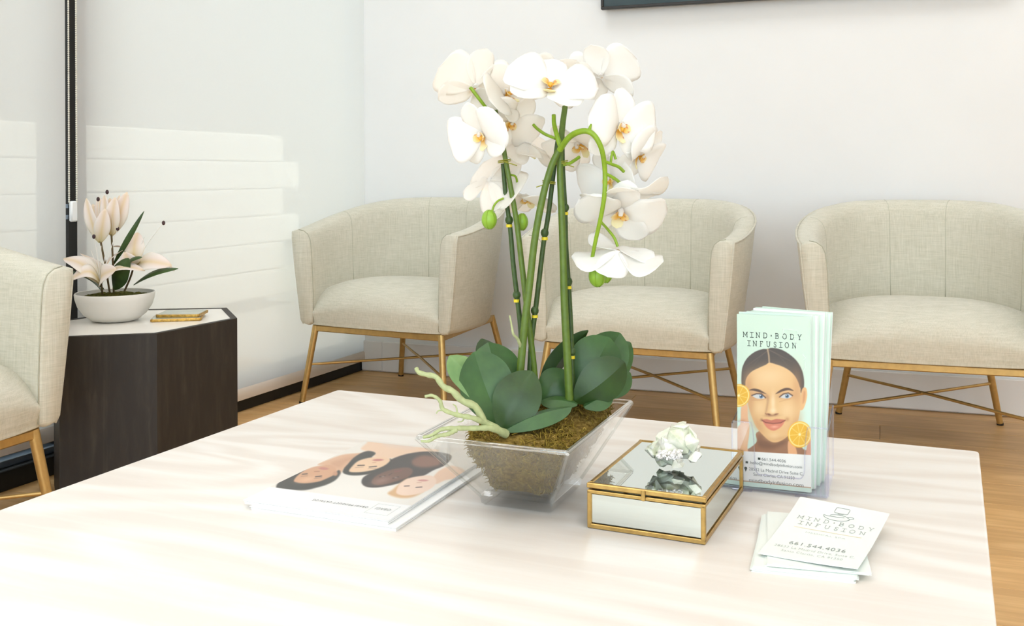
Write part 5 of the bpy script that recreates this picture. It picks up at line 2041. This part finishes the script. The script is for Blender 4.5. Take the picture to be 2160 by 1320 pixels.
    sl = 17 / 155
    cv.poly([(0, yb_ - 80 * sl), (1100, yb_ + 1020 * sl), (1100, 2400), (0, 2400)], (208, 228, 214), 4)
    cv.line([(0, yb_ - 80 * sl), (1100, yb_ + 1020 * sl)], 10, (182, 136, 104), 4)
    return cv.c


for k in range(NB):
    t, o, ux, uy, nn = brochure(k)
    if k == 0:
        po = o + nn * 0.0004
        print_mesh('cover_print', t, po, ux, uy, BRW, BRH, 170, 390, paint_brochure)
        po = po + nn * 0.0003
        slab_text('MIND.BODY', t, 'ink', po + ux * (BRW * 0.485) + uy * (BRH * 0.868), ux, uy, 0.0064, BRW * 0.80, 0.13)
        slab_text('INFUSION', t, 'ink', po + ux * (BRW * 0.485) + uy * (BRH * 0.818), ux, uy, 0.0064, BRW * 0.655, 0.13)
        for body, v, size, wd, mt in (('661.544.4036', 0.158, 0.0052, 0.33, 'ink_grey'), ('hello@mindbodyinfusion.com', 0.132, 0.0052, 0.70, 'ink_grey'), ('28532 La Madrid Drive Suite C,', 0.094, 0.0054, 0.74, 'ink_grey'), ('Santa Clarita, CA 91350', 0.066, 0.0054, 0.56, 'ink_grey'), ('mindbodyinfusion.com', 0.028, 0.0066, 0.74, 'ink_grey')):
            text(body, size, mt, t, po + ux * (BRW * (0.50 if wd < 0.7 else 0.53)) + uy * (BRH * v), ux, uy, 'CENTER', 1.0, BRW * wd, 0.0)
        ic = MB()
        for a, v in ((0.30, 0.166), (0.13, 0.139)):
            ic.box(po + ux * (BRW * a) + uy * (BRH * v), (0.0032, 0.0028, 0.0001), (ux, uy, nn))
        c = po + ux * (BRW * 0.115) + uy * (BRH * 0.104)
        ic.add([c + ux * (0.0019 * math.cos(2 * math.pi * q / 12)) + uy * (0.0019 * math.sin(2 * math.pi * q / 12)) for q in range(12)] + [c - uy * 0.0046], [tuple(range(12)), (6, 12, 0)])
        part('contact_icons', ic, M['ink'], t)
        # pale outline emblem in the upper right
        em = MB()
        def E(x, y):
            return po + ux * (BRW * x) + uy * (BRH * y)
        for pl_ in ([(0.64, 0.925), (0.82, 0.92), (0.84, 0.885), (0.74, 0.88), (0.80, 0.87), (0.82, 0.80)], [(0.64, 0.925), (0.63, 0.885)], [(0.90, 0.785), (0.94, 0.765), (0.91, 0.755)], [(0.93, 0.745), (0.93, 0.71), (0.91, 0.69)]):
            em.tube([E(*p) for p in pl_], 0.0004, 4)
        part('emblem', em, M['white_ink'], t)

# ------------------------------------------------------------------ stack of cards
CU = Vector((0.0874, -0.0523, 0)).normalized()
CVv = Vector((-CU.y, CU.x, 0))
CW, CH = 0.1015, 0.166
c_bl = pz(1599, 1160, ZT + 0.013)
c_mid = c_bl + CU * CW / 2 + CVv * CH / 2
rcd = random.Random(3)
s_bl = pz(1588, 1206, ZT)
CU2 = (pz(1806, 1231, ZT) - s_bl).normalized()
CV2 = Vector((-CU2.y, CU2.x, 0))
NC = 10
for k in range(NC):
    j = Vector((rcd.uniform(-0.0022, 0.0022), rcd.uniform(-0.0015, 0.0015), 0))
    sh = CU2 * 0.0 + CV2 * 0.0
    if k >= 7:
        sh = CU2 * 0.009 + CV2 * 0.006
    cc = s_bl + CU2 * CW / 2 + CV2 * CH / 2 + j + sh
    ang = rcd.uniform(-0.02, 0.02) + (0.05 if k >= 7 else 0)
    R_ = Matrix.Rotation(ang, 3, 'Z')
    th = 0.00088
    z = ZT + k * th + th / 2
    mb = MB().box(Vector((cc.x, cc.y, z)), (CW, CH, th * 0.94), (R_ @ CU2, R_ @ CV2, ZA))
    single('appointment_card', mb, M['card'], ('bottom pale mint card of the card stack, lying on the table' if k == 0 else ORDS[k] + ' pale mint card from the bottom of the card stack'), 'card', Vector((cc.x, cc.y, ZT + k * th)), None, 'stacked mint cards')
zc = ZT + NC * 0.00088
tc = thing('appointment_card', 'printed mint card lying askew on top of the card stack', 'card', Vector((c_mid.x, c_mid.y, zc)))
rise_u, rise_v = -0.0012, 0.010      # the card lifts towards its far edge


def tcard(a, b_):
    p = c_bl + CU * (CW * a) + CVv * (CH * b_)
    p.z = zc + 0.0012 + 0.0105 * b_ * b_ + 0.0035 * (1 - b_) * a * a + 0.003 * b_ * (1 - a)
    return p


cm = MB().grid(lambda a, b_: tcard(a, b_), 10, 14)
n = len(cm.v)
cm.v += [(x, y, z - 0.0007) for x, y, z in cm.v]
f0 = list(cm.f)
cm.f += [tuple(i + n for i in f[::-1]) for f in f0]
eg = list(range(11)) + [j * 11 + 10 for j in range(1, 15)] + [14 * 11 + i for i in range(9, -1, -1)] + [j * 11 for j in range(13, 0, -1)]
cm.f += [(eg[k], eg[k] + n, eg[(k + 1) % len(eg)] + n, eg[(k + 1) % len(eg)]) for k in range(len(eg))]
part('sheet', cm, M['card'], tc, 40)


def wrap_card(ob):
    """lay flat lettering (drawn in card units) onto the curved card"""
    org = ORG[tc]
    mx = TXM.get(ob, Matrix.Identity(4))
    for v in ob.data.vertices:
        w = mx @ v.co + org
        r = w - c_bl
        a, b_ = r.dot(CU) / CW, r.dot(CVv) / CH
        v.co = tcard(a, b_) + Vector((0, 0, 0.0003)) - org
    ob.matrix_local = Matrix.Identity(4)
    return ob


def cp(a, b_):
    return Vector((*(c_bl + CU * (CW * a) + CVv * (CH * b_)).xy, zc))


wrap_card(slab_text('MIND.BODY', tc, 'card_ink', cp(0.52, 0.660), CU, CVv, 0.0085, CW * 0.82, 0.085))
wrap_card(slab_text('INFUSION', tc, 'card_ink', cp(0.52, 0.575), CU, CVv, 0.0085, CW * 0.70, 0.085))
for body, a, v, size, wd, mt in (('MEDICAL SPA', 0.50, 0.455, 0.0050, 0.42, 'card_ink_pale'), ('661.544.4036', 0.50, 0.235, 0.0125, 0.58, 'card_ink'), ('28532 La Madrid Drive, Suite C,', 0.50, 0.165, 0.0080, 0.82, 'card_ink_pale'), ('Santa Clarita, CA 91350', 0.50, 0.10, 0.0080, 0.62, 'card_ink_pale')):
    wrap_card(text(body, size, mt, tc, cp(a, v), CU, CVv, 'CENTER', 1.1, CW * wd, -0.00008))
gl = MB().grid(lambda a, b_: tcard(0.14 + 0.72 * a, 0.520 + 0.006 * b_) + Vector((0, 0, 0.0003)), 12, 1)
part('gold_rule', gl, M['gold_ink'], tc)
em = MB()
def arc(cx_, cy_, rx, ry, a0_, a1_, n_=12):
    return [(cx_ + rx * math.cos(math.radians(a0_ + (a1_ - a0_) * q / n_)), cy_ + ry * math.sin(math.radians(a0_ + (a1_ - a0_) * q / n_))) for q in range(n_ + 1)]


EMB = [arc(0.575, 0.925, 0.02, 0.012, 0, 90, 4) + arc(0.465, 0.925, 0.02, 0.012, 90, 180, 4) + arc(0.465, 0.868, 0.02, 0.018, 180, 270, 4) + arc(0.575, 0.868, 0.02, 0.018, 270, 360, 4) + [(0.595, 0.925)],
       [(0.49, 0.848), (0.495, 0.836), (0.545, 0.836), (0.55, 0.848)], arc(0.52, 0.79, 0.10, 0.034, 20, 170), arc(0.50, 0.79, 0.145, 0.062, 180, 352), [(0.355, 0.79), (0.40, 0.782), (0.50, 0.786), (0.58, 0.796)],
       arc(0.645, 0.805, 0.035, 0.014, 0, 360)]
for pl_ in EMB:
    em.tube([tcard(a, b_) + Vector((0, 0, 0.0003)) for a, b_ in pl_], 0.00028, 4)
part('emblem', em, M['card_ink'], tc)
